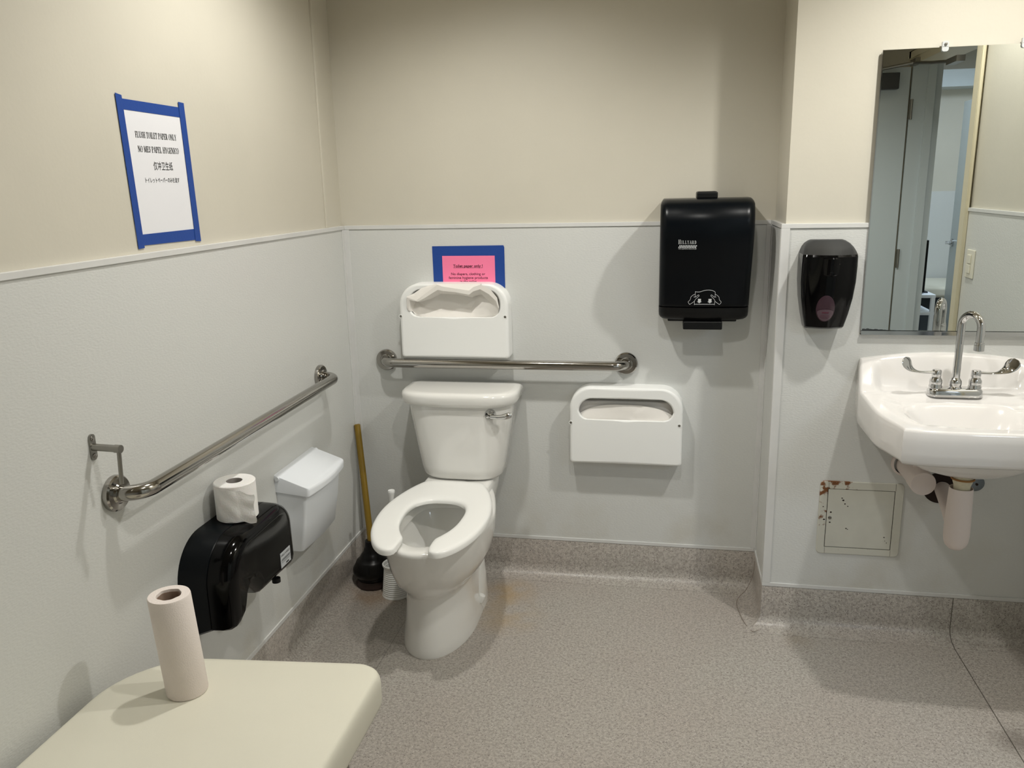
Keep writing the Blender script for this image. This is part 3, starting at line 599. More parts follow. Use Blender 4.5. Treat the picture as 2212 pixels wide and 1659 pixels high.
# ================================================================ SEAT COVER DISPENSERS
def cover_dispenser(x0, x1, z0, z1, label, opening):
    c = ((x0+x1)/2, z0+(z1-z0)*.62)
    t = thing('seat_cover_dispenser', label, 'dispenser', ((x0+x1)/2, 0, z0))
    out = rrect(x0, x1, z0, z1, (.008, .008, .080, .080), 14); inn_ = rrect(*opening, (.038, .038, .05, .05), 14)
    key = [math.atan2(z-c[1], x-c[0]) % (2*PI) for x, z in (out[0], out[7], out[14], out[15], out[22], out[29])]
    a2 = sorted(key + [a for a in [2*PI*(k+.37)/190 for k in range(190)] if min(abs(a-q) for q in key) > .012])
    o_, i_ = radial(out, c, a2), radial(inn_, c, a2)
    def R3(p, y, k=0): return [(x, y, z) for x, z in (inset(p, c, k) if k else p)]
    D = -.068
    rings = [R3(o_, 0), R3(o_, D+.010), R3(o_, D+.0045, .0015), R3(o_, D+.0015, .005), R3(o_, D, .011), R3(o_, D, .0125), R3(i_, D, -.0075), R3(i_, D, -.006), R3(i_, D+.0015, -.0025), R3(i_, D+.005), R3(i_, D+.011, 0), R3(o_, D+.011, .004), R3(o_, 0, .004)]
    finish('cover', MB().loft(rings, False, False), 'plastic', t, smooth=45)
    finish('back_plate', MB().loft([R3(o_, -.0005, .003), R3(o_, -.004, .003)]), 'plastic', t)
    zs = z0+(z1-z0)*.765-.0
    for xs in (x0+.004, x1-.012):
        finish('screw', MB().lathe((xs, -.0675, z0+.155), [(.0072, 0), (.0072, -.0012), (.0052, -.0014), (.0050, .002)], (0, 1, 0), 18), 'plastic', t)
        finish('screw_head', MB().lathe((xs, -.0684, z0+.155), [(.0046, 0), (.0042, -.0004)], (0, 1, 0), 10), 'dullsteel', t)
    return t, c
d1x0, d1x1, d1z0, d1z1 = .222, .636, .886, 1.168
cover_dispenser(.224, .634, .886, 1.161, 'white toilet seat cover dispenser with crumpled paper, above the toilet tank', (.264, .602, 1.038, 1.139))
cover_dispenser(.855, 1.262, .496, .786, 'white toilet seat cover dispenser right of the toilet, below the grab bar end', (.888, 1.228, .664, .744))
# contents: second one neat
sc = thing('seat_cover_pack', 'neat folded paper seat covers in the dispenser right of the toilet', 'paper seat covers', (1.06, -.02, .52))
finish('folded_stack', MB().box(.874, 1.243, -.034, -.006, .505, .728), 'covertissue', sc, bevel=.006)
mb = MB(); nx, nz = 40, 14; g = []
for j in range(nz+1):
    for i in range(nx+1):
        u_, v_ = i/nx, j/nz; x = .876+.364*u_; z = .60+v_*(.118-.045*abs(2*u_-1)**3)
        y = -.046-.006*math.sin(PI*v_)-.003*math.sin(9*u_+3*v_)*v_-(.004 if u_ > .42+.25*v_ else 0)
        g.append((x, y, z))
mb.add(g, [(j*(nx+1)+i, j*(nx+1)+i+1, (j+1)*(nx+1)+i+1, (j+1)*(nx+1)+i) for j in range(nz) for i in range(nx)])
finish('loose_sheet', mb, 'covertissue', sc, smooth=60)
sheet = M['covertissue']
text_part('printed_text', [('HEALTH GARDS', (1.055, -.0045, .7345), .004, .05, 'CENTER', 0, False)], 'ink', sc, (1, 0, 0), (0, 0, 1), (0, -1, 0)) if False else None
# first one: crumpled sheet pulled out over the front
sc1 = thing('seat_cover_pack', 'crumpled paper seat covers bulging out of the dispenser above the tank', 'paper seat covers', (.43, -.02, .9))
finish('folded_stack', MB().prism([(x, -.006, z) for x, z in rrect(.244, .620, .895, 1.150, (.01, .01, .06, .06), 8)], (0, -.026, 0)), 'covertissue', sc1, bevel=.003)
def crumple(pts3, name, parent):
    mb = MB(); bm_v = [p for row in pts3 for p in row]; nc = len(pts3[0])
    mb.add(bm_v, [(r*nc+c_, r*nc+c_+1, (r+1)*nc+c_+1, (r+1)*nc+c_) for r in range(len(pts3)-1) for c_ in range(nc-1)])
    return finish(name, mb, 'covertissue', parent, smooth=25)
# back sheet: concave, fills the opening (x,z in the wall plane, y out of it)
def px(a, b, y): y = y-.012*smoothstep(.02, .055, -y); return (.222 + (a-160)/(2035-160)*.406, y, .884+(1440-b)/(1440-95)*.277)
# lip line of the paper: from left curl, up over the top edge, down to the right
top = [(330, 560, -.060), (315, 500, -.062), (335, 330, -.068), (505, 380, -.074), (640, 280, -.073), (880, 100, -.070), (960, 130, -.071), (1180, 165, -.073), (1430, 200, -.076), (1500, 140, -.073), (1620, 100, -.070), (1790, 190, -.069), (1890, 330, -.065), (1915, 500, -.061)]
mid = [(390, 600, -.046), (400, 520, -.040), (425, 430, -.032), (560, 430, -.022), (700, 400, -.016), (880, 330, -.012), (980, 330, -.012), (1200, 330, -.012), (1420, 380, -.016), (1490, 330, -.028), (1600, 300, -.040), (1700, 380, -.046), (1830, 470, -.052), (1900, 570, -.057)]
low = [(420, 640, -.047), (470, 620, -.044), (520, 600, -.040), (640, 590, -.034), (800, 580, -.030), (900, 500, -.028), (1020, 540, -.028), (1200, 560, -.030), (1400, 560, -.032), (1480, 540, -.038), (1600, 560, -.044), (1700, 590, -.046), (1800, 600, -.047), (1880, 640, -.050)]
bot = [(430, 720, -.043), (500, 720, -.043), (560, 720, -.043), (660, 720, -.043), (800, 720, -.043), (900, 720, -.043), (1020, 720, -.043), (1200, 720, -.043), (1400, 720, -.043), (1500, 720, -.043), (1600, 720, -.043), (1680, 720, -.043), (1780, 720, -.043), (1850, 720, -.043)]
rows_ = []
for A_, B_, ks in ((bot, low, (0, .5)), (low, mid, (0, .35, .7)), (mid, top, (0, .18, .36, .6, .85, 1))):
    for k in ks: rows_.append([px(a[0]+(b[0]-a[0])*k, a[1]+(b[1]-a[1])*k, a[2]+(b[2]-a[2])*(min(1, k*1.9) if B_ is top else k)) for a, b in zip(A_, B_)])
crumple(rows_, 'pulled_sheet', sc1)
# flap folding forward over the front rim on the left and along the top
fl = [[px(335, 330, -.068), px(505, 380, -.074), px(640, 280, -.073), px(880, 100, -.070)], [px(325, 320, -.0665), px(480, 300, -.0672), px(620, 200, -.067), px(860, 92, -.066)], [px(320, 330, -.0605), px(450, 260, -.060), px(600, 160, -.060), px(820, 93, -.058)]]
crumple(fl, 'folded_flap', sc1)
fl = [[px(880, 100, -.070), px(960, 130, -.071), px(1180, 165, -.073), px(1430, 200, -.076), px(1500, 140, -.073), px(1620, 100, -.070)], [px(890, 92, -.062), px(970, 92, -.062), px(1180, 92, -.062), px(1430, 92, -.062), px(1520, 92, -.062), px(1620, 92, -.062)], [px(890, 88, -.05), px(970, 88, -.05), px(1180, 88, -.05), px(1430, 88, -.05), px(1520, 88, -.05), px(1620, 88, -.05)]]
crumple(fl, 'folded_flap', sc1)

# ================================================================ SIGNS
s1 = thing('taped_notice', 'white notice bordered with blue tape on the left wall', 'notice', (-U, -1.1, 1.55))
X0 = -U
finish('sheet', MB().add([(X0+.0008, -1.222, 1.40), (X0+.0008, -.976, 1.40), (X0+.0008, -.976, 1.700), (X0+.0008, -1.222, 1.700), (X0, -1.222, 1.40), (X0, -.976, 1.40), (X0, -.976, 1.700), (X0, -1.222, 1.700)], [(0, 1, 2, 3), (7, 6, 5, 4), (0, 4, 5, 1), (1, 5, 6, 2), (2, 6, 7, 3), (3, 7, 4, 0)]), 'paper', s1, smooth=0)
def tape(pts, k): return finish('tape', MB().prism([(X0+.0009*k, y, z) for y, z in pts], (.0006, 0, 0)), 'blue', s1, smooth=0)
tape([(-1.216, 1.412), (-.975, 1.413), (-.975, 1.385), (-1.214, 1.387)], 1)
tape([(-1.222, 1.712), (-.984, 1.711), (-.984, 1.687), (-1.222, 1.689)], 1)
tape([(-1.235, 1.722), (-1.213, 1.719), (-1.199, 1.381), (-1.222, 1.380)], 2)
tape([(-.992, 1.724), (-.968, 1.723), (-.958, 1.380), (-.983, 1.382)], 2)
def T(t, y, z, h, w, al='LEFT', b=.012, ul=False): return (t, (X0+.0012, y, z), h, w, al, b, ul)
mb = MB()
serif_text(mb, 'FLUSH TOILET PAPER ONLY', (X0+.0012, -1.180, 1.6305), .0135, .164, (0, 1, 0), (0, 0, 1), (1, 0, 0), 1.0)
serif_text(mb, 'NO MES PAPEL HYGENICO', (X0+.0012, -1.176, 1.5985), .0135, .164, (0, 1, 0), (0, 0, 1), (1, 0, 0), 1.0)
finish('printed_text', mb, 'ink', s1, smooth=0)
text_part('printed_text', [
    T('\u4ec5\u51b2\u536b\u751f\u7eb8', -1.124, 1.560, .0150, .078, b=.004), T('\u30c8\u30a4\u30ec\u30c3\u30c8\u30da\u30fc\u30d1\u30fc\u306e\u307f\u3092\u6d41\u3059', -1.162, 1.530, .0095, .138, b=.006)], 'ink', s1, (0, 1, 0), (0, 0, 1), (1, 0, 0))
s2 = thing('taped_notice', 'pink notice bordered with wide blue tape above the seat cover dispenser', 'notice', (.475, 0, 1.2))
finish('tape', MB().prism([(.342, -.0002, 1.13), (.612, -.0002, 1.13), (.612, -.0002, 1.286), (.609, -.0002, 1.293), (.341, -.0002, 1.2915)], (0, -.0015, 0)), 'blue', s2, smooth=0)
finish('sheet', MB().box(.378, .576, -.0024, -.0017, 1.135, 1.256), 'pink', s2, smooth=0)
def T2(t, z, h, w, b=.004, ul=False): return (t, (.4745, -.0030, z), h, w, 'CENTER', b, ul)
text_part('printed_text', [T2('Toilet paper only !', 1.2145, .0098, .111, .014, True), T2('No diapers, clothing or', 1.1855, .0092, .129), T2('feminine hygiene products', 1.1715, .0092, .148), T2('in the toilet', 1.1575, .0092, .062)], 'pinkink', s2, (1, 0, 0), (0, 0, 1), (0, -1, 0))

# ================================================================ PAPER TOWEL DISPENSER
td_ = thing('paper_towel_dispenser', 'large black paper towel dispenser on the back wall near the corner', 'dispenser', (1.32, 0, 1.04))
dep = [(1.042, .105), (1.06, .118), (1.09, .124), (1.10, .128), (1.20, .158), (1.28, .19), (1.33, .207), (1.37, .212), (1.405, .203), (1.43, .185), (1.442, .165), (1.449, .14)]
def bowr(z, d, ins, rc=.028):
    x0, x1 = 1.169+ins, 1.468-ins; P = [(x0, -.004, z)]
    rc = min(rc, d*.4); m = 8
    for k in range(m+1): q = PI/2*k/m; P.append((x0+rc-rc*math.cos(q), -(d-rc)-rc*math.sin(q), z))
    for k in range(1, 12): u_ = k/12; P.append((x0+rc+(x1-x0-2*rc)*u_, -d-.012*math.sin(PI*u_), z))
    for k in range(m+1): q = PI/2*(1-k/m); P.append((x1-rc+rc*math.cos(q), -(d-rc)-rc*math.sin(q), z))
    P.append((x1, -.004, z)); return P
rings = []
zz = [1.090, 1.092, 1.10, 1.12, 1.15, 1.18, 1.21, 1.24, 1.27, 1.30, 1.32, 1.34, 1.36, 1.38, 1.40, 1.415, 1.43, 1.438, 1.444, 1.448]
for z in zz:
    ins = .0 if z < 1.425 else .010*((z-1.425)/.023)**2.5
    if z < 1.091: ins = .003
    rings.append(bowr(z, interp(dep, z)-(.003 if z < 1.091 else 0), ins))
finish('cover', MB().loft(rings), 'black', td_, smooth=50)
rings = [bowr(z, interp(dep, z), i_) for z, i_ in ((1.044, .020), (1.045, .012), (1.050, .005), (1.058, .001), (1.070, 0), (1.087, 0))]
finish('bottom_band', MB().loft(rings), 'softblack', td_, smooth=50)
finish('bottom_tab', MB().box(1.20, 1.43, -.10, -.01, 1.036, 1.046).box(1.252, 1.382, -.128, -.02, 1.012, 1.040), 'softblack', td_, bevel=.004)
finish('top_latch', MB().box(1.285, 1.352, -.135, -.02, 1.446, 1.470), 'softblack', td_, bevel=.006)
def dsurf(x, z):                                                     # point just off the front of the cover
    return Vector((x, -interp(dep, z)-.012*math.sin(PI*max(0, min(1, (x-1.197)/.243)))-.0016, z))
sl = Vector((0, -(.212-.158)/(1.37-1.20), 1)).normalized()
sl = Vector((0, -.0322*10, 1)).normalized()
lz = 1.31
text_lines = [('THE CLEANING RESOURCE\u00ae', dsurf(1.2285, 1.289)+Vector((0, -.003, 0)), .0050, .058, 'LEFT', 0.0, False)]
mb = serif_text(MB(), 'HILLYARD', (1.2285, 0, 1.3065), .0140, .057, (1, 0, 0), (0, 0, 1), (0, -1, 0), .9, .80, .18)
mb.v = [tuple(dsurf(v[0], v[2])) for v in mb.v]
finish('logo_name', mb, 'whiteprint', td_, smooth=0)
lg = text_part('logo_text', text_lines, 'whiteprint', td_, (1, 0, 0), (0, 0, 1), (0, -1, 0))
for v in lg.data.vertices: v.co.y = dsurf(v.co.x+ORG[td_.name].x, v.co.z+ORG[td_.name].z).y
mb = MB()
for k in range(11):
    x = 1.2312+k*.0052
    for r_ in (0, 1):
        p = Vector((x, dsurf(x, 1.30)[1]-.0006, 1.2965+r_*.0042)) + Vector((.0026*(r_ % 2), 0, 0)); s_ = .0021
        mb.add([p+Vector((-s_, 0, 0)), p+Vector((0, 0, -s_)), p+Vector((s_, 0, 0)), p+Vector((0, 0, s_))], [(0, 1, 2, 3)])
finish('logo_pattern', mb, 'whiteprint', td_, smooth=0)
# hands pulling a sheet: line drawing near the bottom
mb = MB()
def I(a, b):                                                         # crop pixels of the pictogram -> cover surface
    x = 1.2665 + (a-485)/(995-485)*.1085; z = 1.0985+(1300-b)/(1300-1050)*.053
    return dsurf(x, z)
def line(pts): ribbon(mb, resample([tuple(I(*p)) for p in pts], 6*len(pts)), .0011, (0, -1, 0))
def poly(pts): ribbon(mb, [I(*p) for p in pts], .0011, (0, -1, 0))
poly([(590, 1165), (590, 1078)]); line([(590, 1078), (620, 1084), (660, 1082), (720, 1062), (780, 1052), (840, 1058), (880, 1075), (895, 1088)]); poly([(895, 1088), (895, 1165)])
poly([(583, 1300), (583, 1240)]); poly([(893, 1300), (893, 1240)]); poly([(583, 1287), (893, 1287)])
for s_ in (1, -1):
    f = (lambda a, b: (a, b)) if s_ == 1 else (lambda a, b: (1480-a, b))
    line([f(585, 1120), f(550, 1142), f(525, 1170), f(518, 1205), f(505, 1228), f(488, 1245), f(492, 1268), f(512, 1292)])
    poly([f(512, 1292), f(575, 1245), f(600, 1200), f(650, 1150)]); line([f(650, 1150), f(648, 1136), f(635, 1134), f(612, 1155), f(595, 1168), f(568, 1167)])
for xc in (657, 819):
    q = [I(xc-22, 1197), I(xc+25, 1197), I(xc+25, 1243), I(xc+38, 1243), I(xc, 1270), I(xc-38, 1243), I(xc-22, 1243)]
    mb.add(q, [tuple(range(7))])
finish('pictogram', mb, 'whiteprint', td_, smooth=0)

# ================================================================ SOAP DISPENSER
sd = thing('soap_dispenser', 'glossy black soap dispenser with a pink window beside the mirror', 'dispenser', (1.672, SY, 1.06))
sx = 1.672
def sring(z, hw, d, bow=.016, yb=SY):
    P = [(sx-hw, yb, z)]; rc = .018; m = 8
    for k in range(m+1): q = PI/2*k/m; P.append((sx-hw+rc-rc*math.cos(q), yb-(d-rc)-rc*math.sin(q), z))
    for k in range(1, 14): u_ = k/14; P.append((sx-hw+rc+(2*hw-2*rc)*u_, yb-d-bow*math.sin(PI*u_), z))
    for k in range(m+1): q = PI/2*(1-k/m); P.append((sx+hw-rc+rc*math.cos(q), yb-(d-rc)-rc*math.sin(q), z))
    P.append((sx+hw, yb, z)); return P
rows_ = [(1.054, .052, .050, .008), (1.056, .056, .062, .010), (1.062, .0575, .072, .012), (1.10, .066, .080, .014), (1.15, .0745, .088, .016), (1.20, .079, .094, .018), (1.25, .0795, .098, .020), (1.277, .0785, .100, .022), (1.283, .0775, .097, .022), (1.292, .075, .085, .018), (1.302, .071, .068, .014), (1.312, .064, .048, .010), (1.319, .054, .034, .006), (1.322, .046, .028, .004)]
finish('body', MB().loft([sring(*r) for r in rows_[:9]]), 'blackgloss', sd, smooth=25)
finish('sheen_top', MB().loft([sring(*r) for r in rows_[8:]]), pbr('black_plastic_ceiling_sheen', (34, 35, 36), .42, spec=.4), sd, smooth=25)  # lighter grey paints the ceiling's grazing reflection onto the black top
finish('push_cover', MB().loft([sring(z, hw, d, b_, SY-.004) for z, hw, d, b_ in ((1.222, .0535, .0935, .019), (1.225, .0555, .0960, .019), (1.250, .0575, .0985, .020), (1.272, .0570, .1005, .022), (1.276, .055, .098, .022))]), 'blackgloss', sd, smooth=30)
mb = MB(); zc, xc_ = 1.122, 1.666
def wy(z, x, e): 
    d = interp([(r[0], r[2]) for r in rows_], z); bw = interp([(r[0], r[3]) for r in rows_], z); hw = interp([(r[0], r[1]) for r in rows_], z)
    return SY-d-bw*math.sin(PI*max(0, min(1, (x-(sx-hw+.018))/(2*hw-.036))))-e
def oval(k, e): return [(xc_+.0265*k*math.cos(a), wy(zc+.041*k*math.sin(a), xc_+.0265*k*math.cos(a), e), zc+.041*k*math.sin(a)) for a in [2*PI*i/40 for i in range(40)]]
finish('soap_window', mb.loft([oval(1, .0), oval(1, .0012), oval(.85, .0014), oval(.5, .0014), oval(.05, .0014)], True, True), 'soapwin', sd)
mb = MB(); g = []; nx_, nz_2 = 14, 6
for j in range(nz_2+1):
    for i in range(nx_+1):
        x = xc_-.0225+.045*i/nx_; t_ = (x-xc_)/.0245
        zlo = zc-.0385*math.sqrt(max(0, 1-t_*t_)); zhi = zc-.012+.010*math.sqrt(max(0, 1-t_*t_)); z = zlo+(zhi-zlo)*j/nz_2
        g.append((x, wy(z, x, .0034), z))
mb.add(g, [(j*(nx_+1)+i, j*(nx_+1)+i+1, (j+1)*(nx_+1)+i+1, (j+1)*(nx_+1)+i) for j in range(nz_2) for i in range(nx_)])
finish('soap_label', mb, 'soaplabel', sd, smooth=30)
mb = MB()
for z_, h_, w_ in ((1.108, .0042, .010), (1.1005, .0012, .013), (1.096, .0012, .015), (1.092, .0010, .009)):
    for k_ in range(6):
        xa = xc_-w_+2*w_*k_/6; xb = xa+2*w_/6*(.96 if h_ > .002 else .75)
        mb.add([(xa, wy(z_, xa, .0042), z_), (xb, wy(z_, xb, .0042), z_), (xb, wy(z_, xb, .0042), z_+h_), (xa, wy(z_, xa, .0042), z_+h_)], [(0, 1, 2, 3)])
finish('label_print', mb, 'pinkink', sd, smooth=0)
finish('thumb_notch', MB().lathe((sx+.003, SY-.098-.020, 1.228), [(.008, 0), (.006, .003), (.001, .004)], (0, -1, 0), 20), 'blackgloss', sd)

# ================================================================ MIRROR
mx0, mx1, mz0, mz1 = 1.793, 2.325, 1.030, 1.858
mi = thing('wall_mirror', 'frameless wall mirror with metal bottom channel above the basin', 'mirror', (2.06, SY, 1.03))
finish('glass', MB().box(mx0, mx1, SY-.006, SY-.0015, mz0+.006, mz1), 'mirror', mi, smooth=0)
finish('backing', MB().box(mx0+.001, mx1-.001, SY-.0015, SY+.008, mz0+.004, mz1-.001), 'glassedge', mi, smooth=0)
finish('channel', MB().box(mx0-.002, mx1+.002, SY-.014, SY+.0, mz0-.001, mz0+.002).box(mx0-.002, mx1+.002, SY-.0145, SY-.011, mz0-.001, mz0+.011).box(mx0-.002, mx0, SY-.014, SY, mz0-.001, mz0+.004), 'chrome', mi, smooth=0)
finish('edge_strip', MB().box(mx0-.002, mx0+.0012, SY-.0072, SY, mz0+.004, mz1), 'chrome', mi, smooth=0)
for x in (1.956, 2.163):
    cp = finish('mirror_clip', MB().prism([(x+a, SY-.0062, mz1+b) for a, b in rrect(-.009, .009, -.012, .016, .006, 5)], (0, -.005, 0)).box(x-.008, x+.008, SY-.012, SY, mz1+.001, mz1+.014), 'clip', mi)
    finish('screw', MB().lathe((x, SY-.014, mz1+.008), [(.0042, 0), (.004, .0015), (.001, .002)], (0, -1, 0), 12), 'dullsteel', cp)
# desilvered, blackened bottom edge
mb = MB(); pts = []
for i in range(41):
    x = mx0+.002+(.10)*i/40; pts.append((x, SY-.0064, mz0+.012+.007*(1-i/40)*(.55+.45*random.random())))
mb.add(pts+[(p[0], p[1], mz0+.010) for p in pts], [(i, i+1, i+42, i+41) for i in range(40)])
finish('worn_edge', mb, 'glassedge', mi, smooth=0)

# ================================================================ BASIN
bx = 2.043
bs = thing('wall_basin', 'white wall-hung porcelain basin below the mirror', 'basin', (bx, SY, .76))
NU, NV = 110, 110
def plan(u, v):                                                      # u -1..1 across, v 0..1 back to front
    hw = .243+.012*smoothstep(0, .25, v)-.034*smoothstep(.55, 1.0, v)**1.6
    yf = -.742 + .020*abs(u)**4
    y = SY + (yf-SY)*v
    return bx+hw*u, y
def rimz(u, v):
    b_ = 1-smoothstep(.02, .26, v)
    return .858+.012*(1-v)+b_*(.083+.022*(1-u*u))
def topz(u, v):
    x, y = plan(u, v)
    rz_ = rimz(u, v)
    de = min((1-abs(u))*.245, (1-v)*.47)                             # distance to side/front edge
    back = v*.47
    side = smoothstep(.026, .062, de)
    rollb = smoothstep(.012, .085, back)                             # backsplash slope
    ledge = .868 if v < .34 else .868-.010*smoothstep(.34, .42, v)
    inner = rz_*(1-rollb)+ledge*rollb
    z = rz_*(1-side)+min(rz_, inner)*side
    z -= .010*side*smoothstep(.0, .05, de-.05)*(1 if v > .2 else 0)*smoothstep(.2, .35, v)
    # bowl
    bu, bv = (x-bx)/.190, (y+.570)/.138
    q = (abs(bu)**2.8+abs(bv)**2.6)**(1/2.7)
    z -= .135*(1-smoothstep(.25, 1.0, q))
    # raised flat pad for the faucet
    return z
vs = []; 
def vedge(t): return t
for j in range(NV+1):
    for i in range(NU+1):
        tu = i/NU*2-1; u = math.copysign(1-(1-abs(tu))**1.25, tu); v = 1-(1-j/NV)**1.12
        x, y = plan(u, v); vs.append((x, y, topz(u, v)))
mb = MB(); mb.add(vs, [(j*(NU+1)+i, j*(NU+1)+i+1, (j+1)*(NU+1)+i+1, (j+1)*(NU+1)+i) for j in range(NV) for i in range(NU)])
edge = [0*(NU+1)+i for i in range(NU+1)] + [j*(NU+1)+NU for j in range(1, NV+1)] + [NV*(NU+1)+i for i in range(NU-1, -1, -1)] + [j*(NU+1) for j in range(NV-1, 0, -1)]
E0 = [Vector(vs[k]) for k in edge]
cen = Vector((bx, -.50, 0))
def skirt(k, zf):                                                    # offset ring outward by k, height from zf(point)
    out = []
    for p in E0:
        d = Vector((p.x-bx, (p.y+.48)*1.0, 0)); d.normalize()
        q = p + Vector((d.x*k, d.y*k, 0)); q.y = min(q.y, SY+0.0); 
        if p.y > SY-.001: q.y = SY
        q.z = zf(p); out.append(q)
    return out
rings = [E0, skirt(.004, lambda p: p.z-.002), skirt(.007, lambda p: p.z-.008), skirt(.009, lambda p: p.z-.03)]
rings += [skirt(.008+.002*(1-k), lambda p, k=k: (p.z-.03)*(1-k)+.772*k) for k in (.3, .6, 1)]
rings += [skirt(.004, lambda p: .764), skirt(-.006, lambda p: .758), skirt(-.03, lambda p: .756)]
mb.loft(rings, False, True)
finish('basin', mb, 'sinkporc', bs, smooth=70)
# bulge of the bowl below
finish('bowl_underside', MB().loft([[(bx+.02+rw*math.cos(a), -.50+rw*.62*math.sin(a), z) for a in [2*PI*k/48 for k in range(48)]] for z, rw in ((.764, .20), (.73, .188), (.70, .168), (.68, .138), (.666, .09), (.656, .045))]), 'sinkporc', bs, smooth=70)
finish('drain', MB().lathe((bx, -.555, .728), [(.034, 0), (.034, .004), (.026, .0055), (.022, .002), (.001, .0015)], n=32), 'chrome', bs)
finish('overflow_slot', MB().box(bx-.014, bx+.014, -.452, -.449, .80, .808), 'dark', bs)
# faucet: a thing of its own
fa = thing('faucet', 'chrome gooseneck faucet with wrist blade handles on the basin', 'faucet', (bx, -.385, .868))
fy, fz = -.385, .866
finish('deck_plate', MB().loft([[(x, y, z) for x, y in rrect(1.9675+i_, 2.1195-i_, fy-.025+i_, fy+.025-i_, .024-i_, 8)] for z, i_ in ((fz, 0), (fz+.016, 0), (fz+.022, .003), (fz+.025, .008))]), 'chrome', fa, smooth=40)
dvec = Vector((.48, -.88, 0)).normalized()
p0 = Vector((bx, fy, fz+.02)); Rr = .0275*1.35
base_t = p0+Vector((0, 0, .194)); pts = [p0, p0+Vector((0, 0, .05)), p0+Vector((0, 0, .12)), base_t]
Rr = .034
for k in range(1, 19): q = PI*k/18; pts.append(base_t + dvec*(Rr-Rr*math.cos(q)) + Vector((0, 0, Rr*math.sin(q))))
pts.append(pts[-1]+Vector((0, 0, -.054)))
finish('spout', MB().tube(pts, .0108, 24), 'chrome', fa)
finish('aerator', MB().lathe(pts[-1]+Vector((0, 0, -.012)), [(.0125, 0), (.0138, .001), (.0138, .017), (.0125, .018), (.0128, .024), (.011, .025)], n=28), 'chrome', fa)
finish('spout_base', MB().lathe((bx, fy, fz+.02), [(.0185, 0), (.0185, .006), (.016, .010), (.0175, .018), (.0170, .026), (.0135, .032), (.011, .036)], n=32), 'chrome', fa)
for s_ in (-1, 1):
    hx = bx + s_*.054
    hd = finish('handle', MB().lathe((hx, fy, fz+.058), [(.0125, 0), (.0135, .004), (.0135, .018), (.011, .021)], n=24), 'chrome', fa)
    finish('valve_collar', MB().lathe((hx, fy, fz+.02), [(.0180, 0), (.0185, .010), (.0165, .014), (.0178, .020), (.0175, .028), (.013, .036), (.0115, .040)], n=32), 'chrome', fa)
    # wrist blade: flat strip sweeping out and up, broad rounded end
    path = resample([(0, 0, 0), (.03, 0, -.001), (.055, 0, .002), (.075, 0, .012), (.088, 0, .027), (.098, 0, .044)], 22); rings = []
    for i, p in enumerate(path):
        t_ = i/22; w = interp([(0, .009), (.35, .0085), (.6, .013), (.8, .018), (.93, .0175), (1, .007)], t_); th = interp([(0, .0045), (.5, .003), (1, .0022)], t_)
        tan = (path[min(i+1, 22)]-path[max(i-1, 0)]).normalized(); nz_ = Vector((-tan.z, 0, tan.x))
        phi = math.radians(58)*smoothstep(.4, .85, t_)
        wd_v = Vector((0, math.cos(phi), 0)) + nz_*math.sin(phi); fn = tan.cross(wd_v).normalized()
        loc_ = [p + wd_v*(w*math.cos(a)) + fn*(th*math.sin(a)) for a in [2*PI*k/16 for k in range(16)]]
        rings.append([Vector((hx+s_*q.x, fy+q.y-abs(q.x)*.18, fz+.072+q.z)) for q in loc_])
    finish('blade', MB().loft(rings), 'chrome', hd, smooth=60)

# ---- plumbing under the basin
pl = thing('drain_trap', 'white wrapped drain trap hanging under the basin', 'drain pipe', (2.04, -.50, .45))
tx, ty = 2.046, -.52
finish('trap_cover', MB().lathe((tx, ty, .435), [(.007, 0), (.019, .003), (.028, .012), (.033, .026), (.0350, .045), (.0345, .10), (.033, .150), (.0315, .19), (.0300, .19), (.0295, .17)], (.0, 0.02, 1), 40, cap=True), 'foam', pl, smooth=60)
finish('arm_cover', MB().tube(resample([(2.044, -.50, .50), (2.046, -.46, .52), (2.062, -.36, .528), (2.076, SY-.005, .53)], 16), .024, 28), 'foam', pl, smooth=60)
finish('tailpiece', MB().lathe((tx, ty, .60), [(.021, 0), (.0225, .035), (.026, .045), (.029, .065), (.032, .08), (.033, .09)], n=36), 'creamtail', pl, smooth=60)
finish('stain_ring', MB().lathe((tx, ty, .653), [(.0315, 0), (.0322, .002), (.0315, .0045)], n=36), pbr('rusty_ring', (150, 104, 50), .6), pl)
vc = thing('valve_cover', 'white round shut-off valve cover left of the drain trap', 'pipe cover', (1.975, SY, .60))
finish('stub', MB().lathe((1.964, SY, .606), [(.033, 0), (.033, .10), (.036, .115), (.037, .165), (.0355, .170), (.002, .171)], (.02, -1, -.02), 40), 'foam', vc, smooth=50)
finish('wall_collar', MB().lathe((1.958, SY, .61), [(.033, 0), (.042, 0), (.042, .008), (.035, .011)], (0, -1, 0), 40, cap=False), 'foam', vc)
finish('riser', MB().tube([(1.973, SY-.105, .63), (1.975, SY-.105, .70), (1.975, SY-.105, .765)], .021, 24), 'foam', vc)
tag(finish('pipe_opening', MB().lathe((2.070, SY-.0015, .532), [(.052, 0), (.052, -.002)], (0, 1, 0), 36), 'dark'), 'dark rusty hole in the wall behind the drain trap', 'hole')
es = thing('pipe_escutcheon', 'small grey round wall disc right of the drain trap', 'disc', (2.172, SY, .553))
finish('disc', MB().lathe((2.172, SY, .553), [(.026, 0), (.0255, .006), (.02, .010), (.006, .013)], (0, -1, 0), 30), 'grey', es)
finish('stud', MB().lathe((2.172, SY-.012, .553), [(.004, 0), (.004, .004)], (0, -1, 0), 12), 'dark', es)

